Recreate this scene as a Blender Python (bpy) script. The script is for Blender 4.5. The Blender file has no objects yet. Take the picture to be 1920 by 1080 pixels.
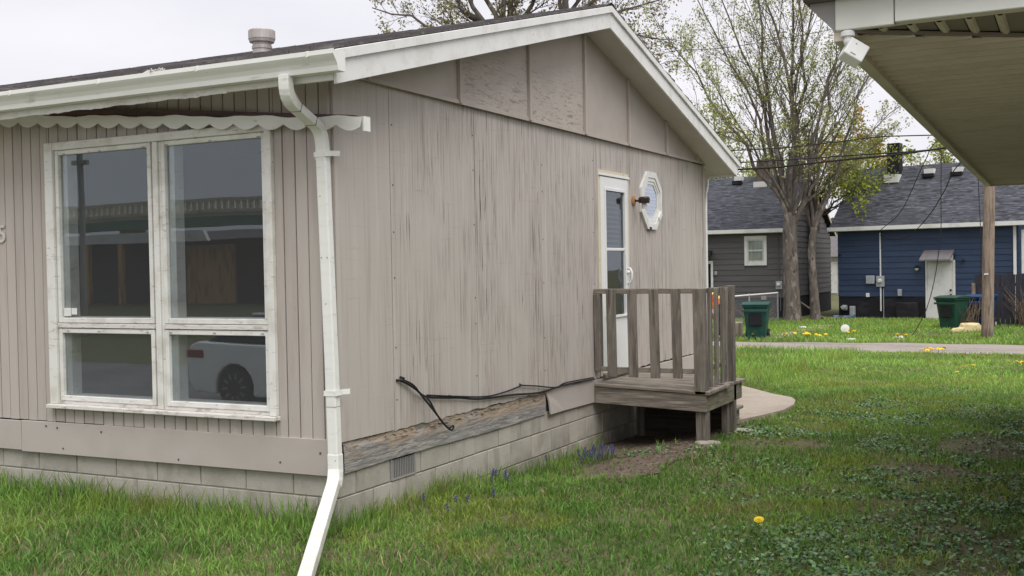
import bpy, bmesh, math, random
import numpy as np
from mathutils import Vector, Matrix
random.seed(7); np.random.seed(7)
S = bpy.context.scene
COL = S.collection
R = math.radians

# ------------------------------------------------------------------ camera, sky, sun, exposure
cam = bpy.data.cameras.new('camera'); co = bpy.data.objects.new('camera', cam); COL.objects.link(co); S.camera = co
CAMP = Vector((4.25, -5.785, 1.739))
yaw, pit, rol = R(-27.142), R(-1.106), R(-1.04)
fw = Vector((math.sin(yaw)*math.cos(pit), math.cos(yaw)*math.cos(pit), math.sin(pit)))
rt = Vector((math.cos(yaw), -math.sin(yaw), 0)); up = rt.cross(fw)
rt2 = rt*math.cos(rol)+up*math.sin(rol); up2 = up*math.cos(rol)-rt*math.sin(rol)
co.matrix_world = Matrix(((rt2.x, up2.x, -fw.x, CAMP.x), (rt2.y, up2.y, -fw.y, CAMP.y), (rt2.z, up2.z, -fw.z, CAMP.z), (0, 0, 0, 1)))
cam.sensor_width = 36; cam.lens = 38.58; cam.clip_start = .05; cam.clip_end = 2000

SUN_EL, SUN_AZ = R(63), math.atan2(.75, -.66)          # azimuth measured from +Y towards +X
sdir = Vector((math.sin(SUN_AZ)*math.cos(SUN_EL), math.cos(SUN_AZ)*math.cos(SUN_EL), math.sin(SUN_EL)))
W = bpy.data.worlds.new('World'); S.world = W; W.use_nodes = True
wn = W.node_tree; wn.nodes.clear()
wo = wn.nodes.new('ShaderNodeOutputWorld'); bg = wn.nodes.new('ShaderNodeBackground'); sky = wn.nodes.new('ShaderNodeTexSky')
sky.sky_type = 'NISHITA'; sky.sun_disc = False; sky.sun_elevation = SUN_EL; sky.sun_rotation = SUN_AZ; sky.dust_density = 3.0
mx = wn.nodes.new('ShaderNodeMix'); mx.data_type = 'RGBA'; mx.inputs[0].default_value = .94
tc = wn.nodes.new('ShaderNodeTexCoord'); nz = wn.nodes.new('ShaderNodeTexNoise'); nz.inputs['Scale'].default_value = 2.2; nz.inputs['Detail'].default_value = 5
mp = wn.nodes.new('ShaderNodeMapping'); mp.inputs['Scale'].default_value = (1, 1, 3.0)
cr = wn.nodes.new('ShaderNodeValToRGB'); cr.color_ramp.elements[0].position = .3; cr.color_ramp.elements[1].position = .7
cr.color_ramp.elements[0].color = (5.9, 5.85, 6.3, 1); cr.color_ramp.elements[1].color = (7.4, 7.2, 7.5, 1)
wn.links.new(tc.outputs['Generated'], mp.inputs[0]); wn.links.new(mp.outputs[0], nz.inputs['Vector']); wn.links.new(nz.outputs[0], cr.inputs[0])
wn.links.new(sky.outputs[0], mx.inputs[6]); wn.links.new(cr.outputs[0], mx.inputs[7]); wn.links.new(mx.outputs[2], bg.inputs[0])
bg.inputs[1].default_value = .1; wn.links.new(bg.outputs[0], wo.inputs[0])
sl = bpy.data.lights.new('sun', 'SUN'); sl.energy = 2.3; sl.angle = R(60); sl.color = (1, .97, .93)
so = bpy.data.objects.new('sun', sl); COL.objects.link(so); so.rotation_euler = sdir.to_track_quat('Z', 'Y').to_euler(); so.location = (10, -10, 20)
S.view_settings.view_transform = 'Standard'; S.view_settings.look = 'None'; S.view_settings.exposure = .52; S.view_settings.gamma = 1
S.view_settings.use_curve_mapping = False
S.cycles.max_bounces = 6; S.cycles.transparent_max_bounces = 12

# ------------------------------------------------------------------ helpers
def lin(r, g, b):
    f = lambda c: c/12.92 if c <= .04045 else ((c+.055)/1.055)**2.4
    return (f(r/255), f(g/255), f(b/255), 1)
def c4(c): return (c[0], c[1], c[2], 1)

def mat(name, base, layers=(), rough=.8, bump=(), rnd=0, spec=.3, metal=0, attr=None, trans=0):
    """procedural material: base colour, noise layers mixed over it, noise bump"""
    m = bpy.data.materials.new(name); m.use_nodes = True; nt = m.node_tree; nt.nodes.clear(); N = nt.nodes.new; L = nt.links.new
    out = N('ShaderNodeOutputMaterial'); b = N('ShaderNodeBsdfPrincipled'); L(b.outputs[0], out.inputs[0])
    b.inputs['Roughness'].default_value = rough; b.inputs['Specular IOR Level'].default_value = spec; b.inputs['Metallic'].default_value = metal
    tc = N('ShaderNodeTexCoord'); coord = tc.outputs['Object']
    if attr:
        a = N('ShaderNodeAttribute'); a.attribute_name = attr; cur = a.outputs['Color']
    else:
        rgb = N('ShaderNodeRGB'); rgb.outputs[0].default_value = c4(base); cur = rgb.outputs[0]
    oi = N('ShaderNodeObjectInfo')
    def noise(sc, det, rough_, dist, off=None):
        mp = N('ShaderNodeMapping'); mp.inputs['Scale'].default_value = sc; L(coord, mp.inputs[0])
        v = mp.outputs[0]
        if rnd:
            cb = N('ShaderNodeCombineXYZ'); mm = N('ShaderNodeMath'); mm.operation = 'MULTIPLY'; mm.inputs[1].default_value = 37.0
            L(oi.outputs['Random'], mm.inputs[0]); 
            for k in range(3): L(mm.outputs[0], cb.inputs[k])
            ad = N('ShaderNodeVectorMath'); ad.operation = 'ADD'; L(v, ad.inputs[0]); L(cb.outputs[0], ad.inputs[1]); v = ad.outputs[0]
        n = N('ShaderNodeTexNoise'); n.inputs['Scale'].default_value = 1; n.inputs['Detail'].default_value = det
        n.inputs['Roughness'].default_value = rough_; n.inputs['Distortion'].default_value = dist; L(v, n.inputs['Vector'])
        return n.outputs[0]
    def rng(sock, lo, hi):
        r = N('ShaderNodeMapRange'); r.inputs[1].default_value = lo; r.inputs[2].default_value = hi; r.interpolation_type = 'SMOOTHSTEP'; L(sock, r.inputs[0]); return r.outputs[0]
    def mul(a, b_):
        r = N('ShaderNodeMath'); r.operation = 'MULTIPLY'; L(a, r.inputs[0])
        if isinstance(b_, (int, float)): r.inputs[1].default_value = b_
        else: L(b_, r.inputs[1])
        return r.outputs[0]
    if rnd:
        v = rng(oi.outputs['Random'], 0, 1)
        g = N('ShaderNodeMapRange'); g.inputs[3].default_value = 1-rnd; g.inputs[4].default_value = 1+rnd; L(oi.outputs['Random'], g.inputs[0])
        x = N('ShaderNodeMix'); x.data_type = 'RGBA'; x.blend_type = 'MULTIPLY'; x.inputs[0].default_value = 1; L(cur, x.inputs[6]); L(g.outputs[0], x.inputs[7]); cur = x.outputs[2]
    for ly in layers:
        f = rng(noise(ly['s'], ly.get('det', 5), ly.get('rg', .6), ly.get('dist', 0)), ly['lo'], ly['hi'])
        if 's2' in ly: f = mul(f, rng(noise(ly['s2'], 3, .5, 0), ly.get('lo2', .45), ly.get('hi2', .6)))
        for (ax, lo, hi) in ly.get('mask', ()):
            sp = N('ShaderNodeSeparateXYZ'); L(coord, sp.inputs[0])
            f = mul(f, rng(sp.outputs[ax], lo, hi))
        f = mul(f, ly.get('a', 1.0))
        x = N('ShaderNodeMix'); x.data_type = 'RGBA'; x.inputs[7].default_value = c4(ly['c']); L(f, x.inputs[0]); L(cur, x.inputs[6]); cur = x.outputs[2]
    L(cur, b.inputs['Base Color'])
    last = None
    for (sc, strength, dist) in bump:
        bp = N('ShaderNodeBump'); bp.inputs['Strength'].default_value = strength; bp.inputs['Distance'].default_value = dist
        L(noise(sc, 6, .65, 0), bp.inputs['Height'])
        if last: L(last, bp.inputs['Normal'])
        last = bp.outputs[0]
    if last: L(last, b.inputs['Normal'])
    if trans:
        t = N('ShaderNodeBsdfTranslucent'); L(cur, t.inputs[0]); ms = N('ShaderNodeMixShader'); ms.inputs[0].default_value = trans
        L(b.outputs[0], ms.inputs[1]); L(t.outputs[0], ms.inputs[2]); L(ms.outputs[0], out.inputs[0])
    return m

class MB:
    def __init__(s): s.v = []; s.f = []
    def add(s, vs, fs):
        o = len(s.v); s.v += [tuple(v) for v in vs]; s.f += [tuple(i+o for i in f) for f in fs]; return s
    def box(s, x0, x1, y0, y1, z0, z1):
        return s.add([(x0,y0,z0),(x1,y0,z0),(x1,y1,z0),(x0,y1,z0),(x0,y0,z1),(x1,y0,z1),(x1,y1,z1),(x0,y1,z1)],
                     [(0,3,2,1),(4,5,6,7),(0,1,5,4),(1,2,6,5),(2,3,7,6),(3,0,4,7)])
    def bar(s, a, b, w, h, upv=(0,0,1)):
        a = Vector(a); b = Vector(b); d = (b-a).normalized(); u = Vector(upv); sd = d.cross(u).normalized(); u = sd.cross(d)
        vs = []
        for p in (a, b):
            for i, j in ((-1,-1),(1,-1),(1,1),(-1,1)): vs.append(p+sd*(w/2*i)+u*(h/2*j))
        return s.add(vs, [(0,1,2,3),(7,6,5,4),(0,4,5,1),(1,5,6,2),(2,6,7,3),(3,7,4,0)])
    def prism(s, poly, axis, a, b):
        """poly of 2D points extruded along axis (0,1,2) from a to b"""
        n = len(poly)
        def p3(q, t):
            if axis == 0: return (t, q[0], q[1])
            if axis == 1: return (q[0], t, q[1])
            return (q[0], q[1], t)
        vs = [p3(q, a) for q in poly]+[p3(q, b) for q in poly]
        return s.add(vs, [tuple(range(n))[::-1], tuple(range(n, 2*n))]+[(i, (i+1) % n, n+(i+1) % n, n+i) for i in range(n)])
    def tube(s, pts, r, n=8, caps=True):
        pts = [Vector(p) for p in pts]; rs = r if isinstance(r, (list, tuple)) else [r]*len(pts)
        o = len(s.v); m = len(pts); prev = None
        for i, p in enumerate(pts):
            d = (pts[min(i+1, m-1)]-pts[max(i-1, 0)])
            if d.length < 1e-9: d = Vector((0,0,1))
            d.normalize()
            if prev is None:
                a = d.orthogonal().normalized()
            else:
                a = prev-d*prev.dot(d)
                a = a.normalized() if a.length > 1e-6 else d.orthogonal().normalized()
            prev = a; b = d.cross(a)
            for k in range(n):
                t = 2*math.pi*k/n; q = p+(a*math.cos(t)+b*math.sin(t))*rs[i]; s.v.append((q.x, q.y, q.z))
        for i in range(m-1):
            for k in range(n):
                s.f.append((o+i*n+k, o+i*n+(k+1) % n, o+(i+1)*n+(k+1) % n, o+(i+1)*n+k))
        if caps: s.f.append(tuple(o+k for k in range(n))[::-1]); s.f.append(tuple(o+(m-1)*n+k for k in range(n)))
        return s
    def rect_tube(s, pts, w, h, upv=(1,0,0)):
        """rectangular section swept along pts; w along upv"""
        pts = [Vector(p) for p in pts]; m = len(pts); o = len(s.v)
        for i, p in enumerate(pts):
            d1 = (pts[i]-pts[i-1]).normalized() if i > 0 else (pts[1]-pts[0]).normalized()
            d2 = (pts[i+1]-pts[i]).normalized() if i < m-1 else d1
            d = (d1+d2).normalized(); u = Vector(upv); u = (u-d*u.dot(d)).normalized(); q = d.cross(u)
            k = 1/max(.5, d.dot(d1))
            for a, b in ((-1,-1),(1,-1),(1,1),(-1,1)):
                z = p+u*(w/2*a)+q*(h/2*b*k); s.v.append((z.x, z.y, z.z))
        for i in range(m-1):
            for k in range(4): s.f.append((o+i*4+k, o+i*4+(k+1) % 4, o+(i+1)*4+(k+1) % 4, o+(i+1)*4+k))
        s.f.append((o+3, o+2, o+1, o)); e = o+(m-1)*4; s.f.append((e, e+1, e+2, e+3)); return s
    def lathe(s, prof, n=16, c=(0,0,0)):
        o = len(s.v); m = len(prof)
        for r, z in prof:
            for k in range(n):
                t = 2*math.pi*k/n; s.v.append((c[0]+r*math.cos(t), c[1]+r*math.sin(t), c[2]+z))
        for i in range(m-1):
            for k in range(n): s.f.append((o+i*n+k, o+i*n+(k+1) % n, o+(i+1)*n+(k+1) % n, o+(i+1)*n+k))
        s.f.append(tuple(o+k for k in range(n))[::-1]); s.f.append(tuple(o+(m-1)*n+k for k in range(n))); return s
    def rot(s, ang, c=(0,0,0), axis='Z'):
        M_ = Matrix.Translation(c) @ Matrix.Rotation(ang, 4, axis) @ Matrix.Translation(-Vector(c))
        s.v = [tuple(M_ @ Vector(v)) for v in s.v]; return s
    def build(s, name, m, parent=None, bevel=0, smooth=False, loc=None, kind=None, label=None, seg=1):
        me = bpy.data.meshes.new(name); me.from_pydata(s.v, [], s.f); me.update()
        bm = bmesh.new(); bm.from_mesh(me); bmesh.ops.recalc_face_normals(bm, faces=bm.faces); bm.to_mesh(me); bm.free()
        return link(name, me, m, parent, bevel, smooth, loc, kind, label, seg)
def link(name, me, m, parent=None, bevel=0, smooth=False, loc=None, kind=None, label=None, seg=1):
    o = bpy.data.objects.new(name, me); COL.objects.link(o)
    if m and not me.materials: me.materials.append(m)
    if parent:
        o.parent = parent
        if parent.name in WORLD: o.matrix_parent_inverse = parent.matrix_basis.inverted()
    if loc is not None: o.location = loc
    if smooth:
        for p in me.polygons: p.use_smooth = True
    if bevel:
        md = o.modifiers.new('bevel', 'BEVEL'); md.width = bevel; md.segments = seg; md.limit_method = 'ANGLE'; md.angle_limit = R(35)
    if kind: o['kind'] = kind
    if label: o['label'] = label
    return o
def tag(o, label, cat, group=None, kind=None):
    o['label'] = label; o['category'] = cat
    if group: o['group'] = group
    if kind: o['kind'] = kind
    return o
WORLD = set()
def thing(name, label, cat, loc=(0,0,0), rz=0, group=None, world=False):
    o = bpy.data.objects.new(name, None); COL.objects.link(o); o.location = loc; o.rotation_euler = (0, 0, rz); o.empty_display_size = .2
    if world: WORLD.add(o.name)
    return tag(o, label, cat, group)
def copy_tree(o, parent=None):
    c = o.copy(); COL.objects.link(c)
    if parent: c.parent = parent
    for ch in list(o.children): copy_tree(ch, c)
    return c
def smooth(a, b, x):
    t = min(1, max(0, (x-a)/(b-a))); return t*t*(3-2*t)
def npsm(a, b, x):
    t = np.clip((x-a)/(b-a), 0, 1); return t*t*(3-2*t)
def gz(x, y):
    x = np.asarray(x, float); y = np.asarray(y, float)
    z = np.where(y < 0, .06, np.where(y < 4.2, .06-.0119*y, np.where(y < 19, .01-.0209*(y-4.2), -.30)))
    z = z-.51*npsm(-3.6, -7.5, y)+1.2*npsm(-14, -20, y)
    z = z-.10*npsm(.95, .25, x)*npsm(1.2, 2.8, y)*npsm(9, 7, y)
    z = z+.012*np.sin(x*1.7+y*.9)*np.sin(y*1.3-x*.6)*npsm(14, 8, np.abs(y-3))
    return z
def gh(x, y): return float(gz(x, y))
# value noise for scattering (numpy)
_P = np.random.RandomState(3).rand(256, 256)
def vnoise(x, y):
    xi = np.floor(x).astype(int); yi = np.floor(y).astype(int); fx = x-xi; fy = y-yi; fx = fx*fx*(3-2*fx); fy = fy*fy*(3-2*fy)
    g = lambda a, b: _P[a % 256, b % 256]
    return (g(xi, yi)*(1-fx)+g(xi+1, yi)*fx)*(1-fy)+(g(xi, yi+1)*(1-fx)+g(xi+1, yi+1)*fx)*fy
def fbm(x, y): return (vnoise(x, y)*.5+vnoise(x*2.1+9, y*2.1+4)*.3+vnoise(x*4.3+5, y*4.3+7)*.2)

# ------------------------------------------------------------------ materials
TAN = (.475, .432, .395)
tan_paint = mat('tan_siding_paint', TAN, [dict(c=(.36,.30,.265), s=(9,9,1.2), lo=.45, hi=.75, a=.5), dict(c=(.54,.49,.44), s=(25,25,2.2), lo=.5, hi=.8, a=.5),
    dict(c=(.2,.16,.14), s=(60,60,5), lo=.68, hi=.76, a=.5)], rough=.75, bump=[((30,30,3), .25, .006)], rnd=.07)
smooth_tan = mat('tan_board_paint', (.475,.435,.40), [dict(c=(.40,.35,.31), s=(2,2,2), lo=.4, hi=.7, a=.5), dict(c=(.3,.26,.23), s=(14,14,14), lo=.7, hi=.76, a=.7)], rough=.65, bump=[((20,20,20), .08, .004)], rnd=.03)
ply = mat('cracked_plywood_paint', (.50,.46,.42), [
    dict(c=(.58,.54,.50), s=(1,16,.5), lo=.46, hi=.72, a=.65),
    dict(c=(.40,.35,.31), s=(1,30,.9), lo=.5, hi=.72, a=.65),
    dict(c=(.41,.36,.32), s=(1,2.5,38), lo=.60, hi=.72, a=.45),
    dict(c=(.27,.228,.20), s=(1,80,1.5), lo=.50, hi=.62, a=.75, s2=(1,1.3,.8), lo2=.38, hi2=.60, mask=((1,.2,1.3),)),
    dict(c=(.16,.135,.118), s=(1,105,2.4), lo=.56, hi=.625, a=.8, s2=(1,1.9,1.1), lo2=.44, hi2=.60, mask=((1,.5,1.4),)),
    dict(c=(.07,.058,.052), s=(1,48,1.5), lo=.64, hi=.665, a=.9, det=2, s2=(1,1.3,.9), lo2=.48, hi2=.60, mask=((1,.4,1.2),)),
    dict(c=(.30,.255,.22), s=(1,45,14), lo=.70, hi=.76, a=.7),
    dict(c=(.38,.29,.225), s=(1,6,1.5), lo=.5, hi=.7, a=.5, mask=((2,1.0,.62),))], rough=.8, bump=[((1,75,1.8), .5, .006), ((1,25,1.2), .3, .004)], rnd=.025)
upper_ply = mat('gable_panel_paint', (.475,.43,.385), [dict(c=(.40,.345,.305), s=(1,3,3), lo=.4, hi=.7, a=.6), dict(c=(.2,.17,.15), s=(1,18,18), lo=.72, hi=.76, a=.7)], rough=.75, bump=[((1,12,12), .12, .004)], rnd=.04)
peel_ply = mat('peeling_gable_panel_paint', (.48,.43,.385), [dict(c=(.41,.365,.325), s=(1,3,3), lo=.4, hi=.7, a=.6),
    dict(c=(.27,.225,.19), s=(1,6,46), lo=.53, hi=.64, a=.85, dist=1.2, mask=((2,3.78,3.15),)),
    dict(c=(.56,.52,.47), s=(1,7,50), lo=.56, hi=.66, a=.6, dist=1.2, mask=((2,3.75,3.2),)),
    dict(c=(.30,.235,.165), s=(1,9,30), lo=.58, hi=.68, a=.8, dist=.8, mask=((2,3.36,3.05),))], rough=.8, bump=[((1,6,40), .5, .006)])
white = mat('white_trim_paint', (.77,.77,.745), [dict(c=(.64,.63,.58), s=(2,6,6), lo=.42, hi=.7, a=.7), dict(c=(.40,.37,.32), s=(10,26,26), lo=.62, hi=.72, a=.5)], rough=.5, bump=[((25,25,25), .08, .003)])
gutter_w = mat('white_gutter_paint', (.80,.81,.77), [dict(c=(.70,.69,.63), s=(1.2,12,12), lo=.45, hi=.75, a=.6), dict(c=(.40,.36,.30), s=(4,9,22), lo=.58, hi=.76, a=.55), dict(c=(.3,.26,.21), s=(30,30,30), lo=.68, hi=.74, a=.6), dict(c=(.42,.36,.28), s=(6,6,6), lo=.3, hi=.7, a=.55, mask=((2,.55,.12),))], rough=.45, bump=[((2,2,2), .1, .01)])
chip = mat('chipped_white_window_paint', (.76,.76,.72), [dict(c=(.58,.56,.50), s=(5,5,5), lo=.42, hi=.66, a=.75), dict(c=(.31,.27,.23), s=(13,13,34), lo=.62, hi=.68, a=.45), dict(c=(.50,.44,.38), s=(9,9,60), lo=.6, hi=.68, a=.5)], rough=.6, bump=[((30,30,60), .3, .004)])
sillp = mat('worn_sill_paint', (.70,.68,.64), [dict(c=(.40,.34,.31), s=(9,30,60), lo=.52, hi=.62, a=.7), dict(c=(.15,.12,.1), s=(12,40,70), lo=.66, hi=.7, a=.9)], rough=.7, bump=[((12,40,70), .5, .006)])
door_w = mat('white_storm_door', (.80,.81,.80), [dict(c=(.72,.72,.70), s=(2,2,2), lo=.45, hi=.7, a=.5)], rough=.35)
cream = mat('cream_door_trim', (.66,.60,.46), [dict(c=(.40,.33,.24), s=(30,30,6), lo=.6, hi=.7, a=.8)], rough=.7, bump=[((30,30,5), .4, .005)])
soffit_w = mat('soffit_paint', (.60,.57,.52), [dict(c=(.5,.47,.42), s=(2,2,2), lo=.4, hi=.7, a=.6), dict(c=(.3,.27,.22), s=(9,9,9), lo=.7, hi=.76, a=.6)], rough=.6)
block = mat('painted_concrete_block', (.47,.44,.385), [dict(c=(.36,.335,.295), s=(3.4,3.4,3.4), lo=.42, hi=.66, a=.8), dict(c=(.55,.52,.46), s=(20,20,20), lo=.55, hi=.8, a=.5), dict(c=(.2,.18,.15), s=(40,40,40), lo=.64, hi=.72, a=.6), dict(c=(.29,.265,.225), s=(5,5,2), lo=.52, hi=.68, a=.6),
    dict(c=(.22,.205,.16), s=(4,4,5), lo=.32, hi=.66, a=.8, mask=((2,.26,.0),))], rough=.9, bump=[((70,70,70), .6, .006), ((18,18,18), .3, .006)], rnd=.06)
mortar = mat('mortar', (.33,.30,.26), [dict(c=(.36,.33,.28), s=(20,20,20), lo=.4, hi=.7)], rough=.95)
beam_m = mat('rotten_sill_wood', (.33,.315,.30), [dict(c=(.19,.18,.18), s=(1,2.2,18), lo=.46, hi=.64, a=.85, dist=1.4), dict(c=(.47,.44,.40), s=(1,3,24), lo=.54, hi=.68, a=.75, dist=1.2), dict(c=(.12,.115,.115), s=(1,5,34), lo=.62, hi=.68, a=.7, dist=1.5),
    dict(c=(.37,.295,.22), s=(1,2.0,9), lo=.36, hi=.54, a=.95, dist=.8, mask=((2,.465,.545),)), dict(c=(.17,.11,.075), s=(1,7,24), lo=.55, hi=.64, a=.85, dist=1.4, mask=((2,.51,.58),)),
    dict(c=(.55,.44,.31), s=(1,7,34), lo=.60, hi=.68, a=.8, dist=.9, mask=((2,.50,.57),))], rough=.9, bump=[((1,5,45), .8, .012), ((1,9,20), .4, .01)])
def wood(name, axis, base=(.20,.178,.152), moss=0):
    s1 = [28]*3; s1[axis] = 2; s2 = [70]*3; s2[axis] = 3.5; s3 = [5]*3
    ly = [dict(c=[c*.42 for c in base], s=tuple(s1), lo=.44, hi=.64, a=.85), dict(c=[c*1.75 for c in base], s=tuple(s2), lo=.50, hi=.68, a=.7),
          dict(c=[c*.25 for c in base], s=tuple(s2), lo=.66, hi=.72, a=.8), dict(c=[c*.7 for c in base], s=tuple(s3), lo=.45, hi=.7, a=.5)]
    if moss: ly.append(dict(c=(.15,.17,.08), s=(4,4,4), lo=.4, hi=.65, a=moss))
    return mat(name, base, ly, rough=.9, bump=[(tuple(s1), .4, .006), (tuple(s2), .3, .004)], rnd=.16)
wood_x = wood('weathered_wood_along_x', 0, (.25,.22,.185)); wood_y = wood('weathered_wood_along_y', 1, (.25,.225,.175), .3); wood_z = wood('weathered_wood_upright', 2)
pole_wood = wood('pole_wood', 2, (.24,.19,.148)); fence_wood = wood('dark_fence_wood', 2, (.032,.032,.042))
shingle = mat('dark_shingle', (.105,.095,.097), [dict(c=(.22,.205,.20), s=(3,22,22), lo=.46, hi=.66, a=.8), dict(c=(.04,.035,.038), s=(60,60,60), lo=.5, hi=.7, a=.6)], rough=.95, bump=[((80,80,80), .4, .004)])
metal_v = mat('galvanised_vent', (.46,.43,.41), [dict(c=(.33,.28,.25), s=(12,12,6), lo=.45, hi=.7, a=.7), dict(c=(.6,.58,.56), s=(30,30,3), lo=.55, hi=.7, a=.5)], rough=.55, metal=.35)
grille_m = mat('vent_grille', (.33,.32,.31), [dict(c=(.35,.33,.3), s=(20,20,20), lo=.5, hi=.7)], rough=.6)
black = mat('black_rubber', (.018,.017,.018), [dict(c=(.05,.045,.04), s=(30,30,30), lo=.55, hi=.7)], rough=.6)
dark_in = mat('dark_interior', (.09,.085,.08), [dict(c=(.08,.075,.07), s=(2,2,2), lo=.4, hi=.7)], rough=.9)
red_brown = mat('dark_red_board', (.115,.07,.07), [dict(c=(.06,.045,.045), s=(3,20,20), lo=.4, hi=.7)], rough=.8)
bronze = mat('dark_bronze_lamp', (.05,.04,.032), [dict(c=(.09,.06,.04), s=(20,20,20), lo=.5, hi=.7)], rough=.4, metal=.5)
rust = mat('copper_rust_plate', (.42,.22,.11), [dict(c=(.2,.1,.05), s=(30,30,30), lo=.5, hi=.7)], rough=.7)
blind = mat('white_blind', (.72,.74,.76), [dict(c=(.52,.56,.6), s=(3,3,30), lo=.4, hi=.7, a=.5)], rough=.6)
numeral = mat('pale_number', (.62,.60,.57), [dict(c=(.45,.43,.4), s=(40,40,40), lo=.5, hi=.7)], rough=.5)

def glass_mat(name, ior=1.75, tint=(.55,.58,.6), rip=.0, haze=.05):
    m = bpy.data.materials.new(name); m.use_nodes = True; nt = m.node_tree; nt.nodes.clear(); N = nt.nodes.new; L = nt.links.new
    out = N('ShaderNodeOutputMaterial'); fr = N('ShaderNodeFresnel'); fr.inputs[0].default_value = ior
    ge = N('ShaderNodeNewGeometry'); im = N('ShaderNodeMapRange'); im.inputs[3].default_value = ior; im.inputs[4].default_value = 1/ior; L(ge.outputs['Backfacing'], im.inputs[0]); L(im.outputs[0], fr.inputs[0])
    t = N('ShaderNodeBsdfTransparent'); t.inputs[0].default_value = c4(tint); g = N('ShaderNodeBsdfGlossy'); g.inputs['Roughness'].default_value = .0; g.inputs['Color'].default_value = (.84,.94,1,1)
    ms = N('ShaderNodeMixShader'); L(fr.outputs[0], ms.inputs[0]); L(g.outputs[0], ms.inputs[2])
    df = N('ShaderNodeBsdfDiffuse'); df.inputs[0].default_value = (.5,.5,.5,1); m0 = N('ShaderNodeMixShader'); m0.inputs[0].default_value = haze; L(t.outputs[0], m0.inputs[1]); L(df.outputs[0], m0.inputs[2]); L(m0.outputs[0], ms.inputs[1]); L(ms.outputs[0], out.inputs[0])  # diffuse grey mixed in to imitate hazy reflections on the panes
    tc = N('ShaderNodeTexCoord'); nz = N('ShaderNodeTexNoise'); nz.inputs['Scale'].default_value = 1.6; nz.inputs['Detail'].default_value = 1; L(tc.outputs['Object'], nz.inputs['Vector'])
    bp = N('ShaderNodeBump'); bp.inputs['Strength'].default_value = rip; bp.inputs['Distance'].default_value = .02; L(nz.outputs[0], bp.inputs['Height']); L(bp.outputs[0], fr.inputs['Normal']); L(bp.outputs[0], g.inputs['Normal'])
    return m
glass = glass_mat('window_glass', 1.66, (.84,.86,.87), .02, .05)
low_glass = glass_mat('storm_window_glass', 1.95, (.80,.82,.83), .03, .05)
screen_glass = glass_mat('door_glass', 1.5, (.6,.6,.62), .1, .03)

# ------------------------------------------------------------------ the ground
def ground():
    xs = sorted(set([-300,-200,-120,-80,-60,-45,-35]+[round(-28+i, 2) for i in range(0, 24)]+[round(-4+.25*i, 2) for i in range(0, 49)]+[8.5+i for i in range(0, 12)]+[25,35,50,80,120,200,300]))
    ys = sorted(set([-300,-200,-120,-80,-55]+[round(-45+1.25*i, 2) for i in range(0, 32)]+[round(-5+.25*i, 2) for i in range(0, 97)]+[19.5+.75*i for i in range(0, 28)]+[42,48,60,80,120,200,320,500]))
    X, Y = np.meshgrid(xs, ys); Z = gz(X, Y); nx, ny = len(xs), len(ys)
    v = np.stack([X.ravel(), Y.ravel(), Z.ravel()], 1)
    f = [(j*nx+i, j*nx+i+1, (j+1)*nx+i+1, (j+1)*nx+i) for j in range(ny-1) for i in range(nx-1)]
    me = bpy.data.meshes.new('ground'); me.from_pydata(v.tolist(), [], f)
    m = mat('soil_and_turf', (.13,.135,.06), [dict(c=(.15,.115,.08), s=(1.1,1.1,1.1), lo=.48, hi=.62, a=.85), dict(c=(.05,.085,.02), s=(7,7,7), lo=.45, hi=.65, a=.7), dict(c=(.16,.125,.085), s=(22,22,22), lo=.6, hi=.72, a=.6),
        dict(c=(.035,.03,.025), s=(40,40,40), lo=.58, hi=.7, a=.6)], rough=.95, bump=[((30,30,30), .6, .03)])
    link('ground', me, m, smooth=True, kind='structure')
ground()
asph = mat('worn_alley_gravel', (.30,.265,.235), [dict(c=(.21,.185,.165), s=(.5,1.6,1), lo=.45, hi=.62, a=.7), dict(c=(.38,.35,.31), s=(9,9,9), lo=.5, hi=.7, a=.6), dict(c=(.12,.11,.10), s=(.35,3,1), lo=.62, hi=.68, a=.8), dict(c=(.13,.12,.1), s=(30,30,30), lo=.58, hi=.7, a=.5)], rough=.95, bump=[((25,25,25), .4, .01)])
def strip(name, xs, yn, yf, m, lift):
    v = []; 
    for x in xs:
        a = yn(x); b = yf(x)
        for k in range(5):
            y = a+(b-a)*k/4; v.append((x, y, gh(x, y)+lift))
    f = [(i*5+k, (i+1)*5+k, (i+1)*5+k+1, i*5+k+1) for i in range(len(xs)-1) for k in range(4)]
    me = bpy.data.meshes.new(name); me.from_pydata(v, [], f); return link(name, me, m, smooth=True, kind='structure')
ax = [-80+.5*i for i in range(0, 321)]
strip('alley', ax, lambda x: 19.3+.22*math.sin(x*.8)+.12*math.sin(x*2.3), lambda x: 22.1+.25*math.sin(x*.6+1)+.12*math.sin(x*2.9), asph, .006)
street_m = mat('street_asphalt', (.16,.155,.15), [dict(c=(.22,.21,.2), s=(1,1,1), lo=.4, hi=.7), dict(c=(.03,.03,.03), s=(25,25,25), lo=.55, hi=.7)], rough=.9)
apron_m = mat('grey_concrete_apron', (.34,.32,.295), [dict(c=(.27,.255,.235), s=(1,1,1), lo=.4, hi=.65), dict(c=(.18,.17,.155), s=(20,20,20), lo=.58, hi=.7, a=.6)], rough=.9, bump=[((40,40,40), .3, .004)])
strip('added_apron', [-14+.5*i for i in range(0, 44)], lambda x: -7.5, lambda x: -3.7, apron_m, .008)  # unseen apron, added to cut green bounce and grey the mirrored ground
strip('street', [-90+2*i for i in range(0, 70)], lambda x: -13.6, lambda x: -7.6, street_m, .006)
conc = mat('concrete_walk', (.37,.325,.27), [dict(c=(.31,.25,.20), s=(2,2,2), lo=.42, hi=.65, a=.7), dict(c=(.48,.42,.35), s=(12,12,12), lo=.52, hi=.7, a=.6), dict(c=(.2,.165,.13), s=(45,45,45), lo=.6, hi=.72, a=.4)], rough=.9, bump=[((50,50,50), .25, .004)])
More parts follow.
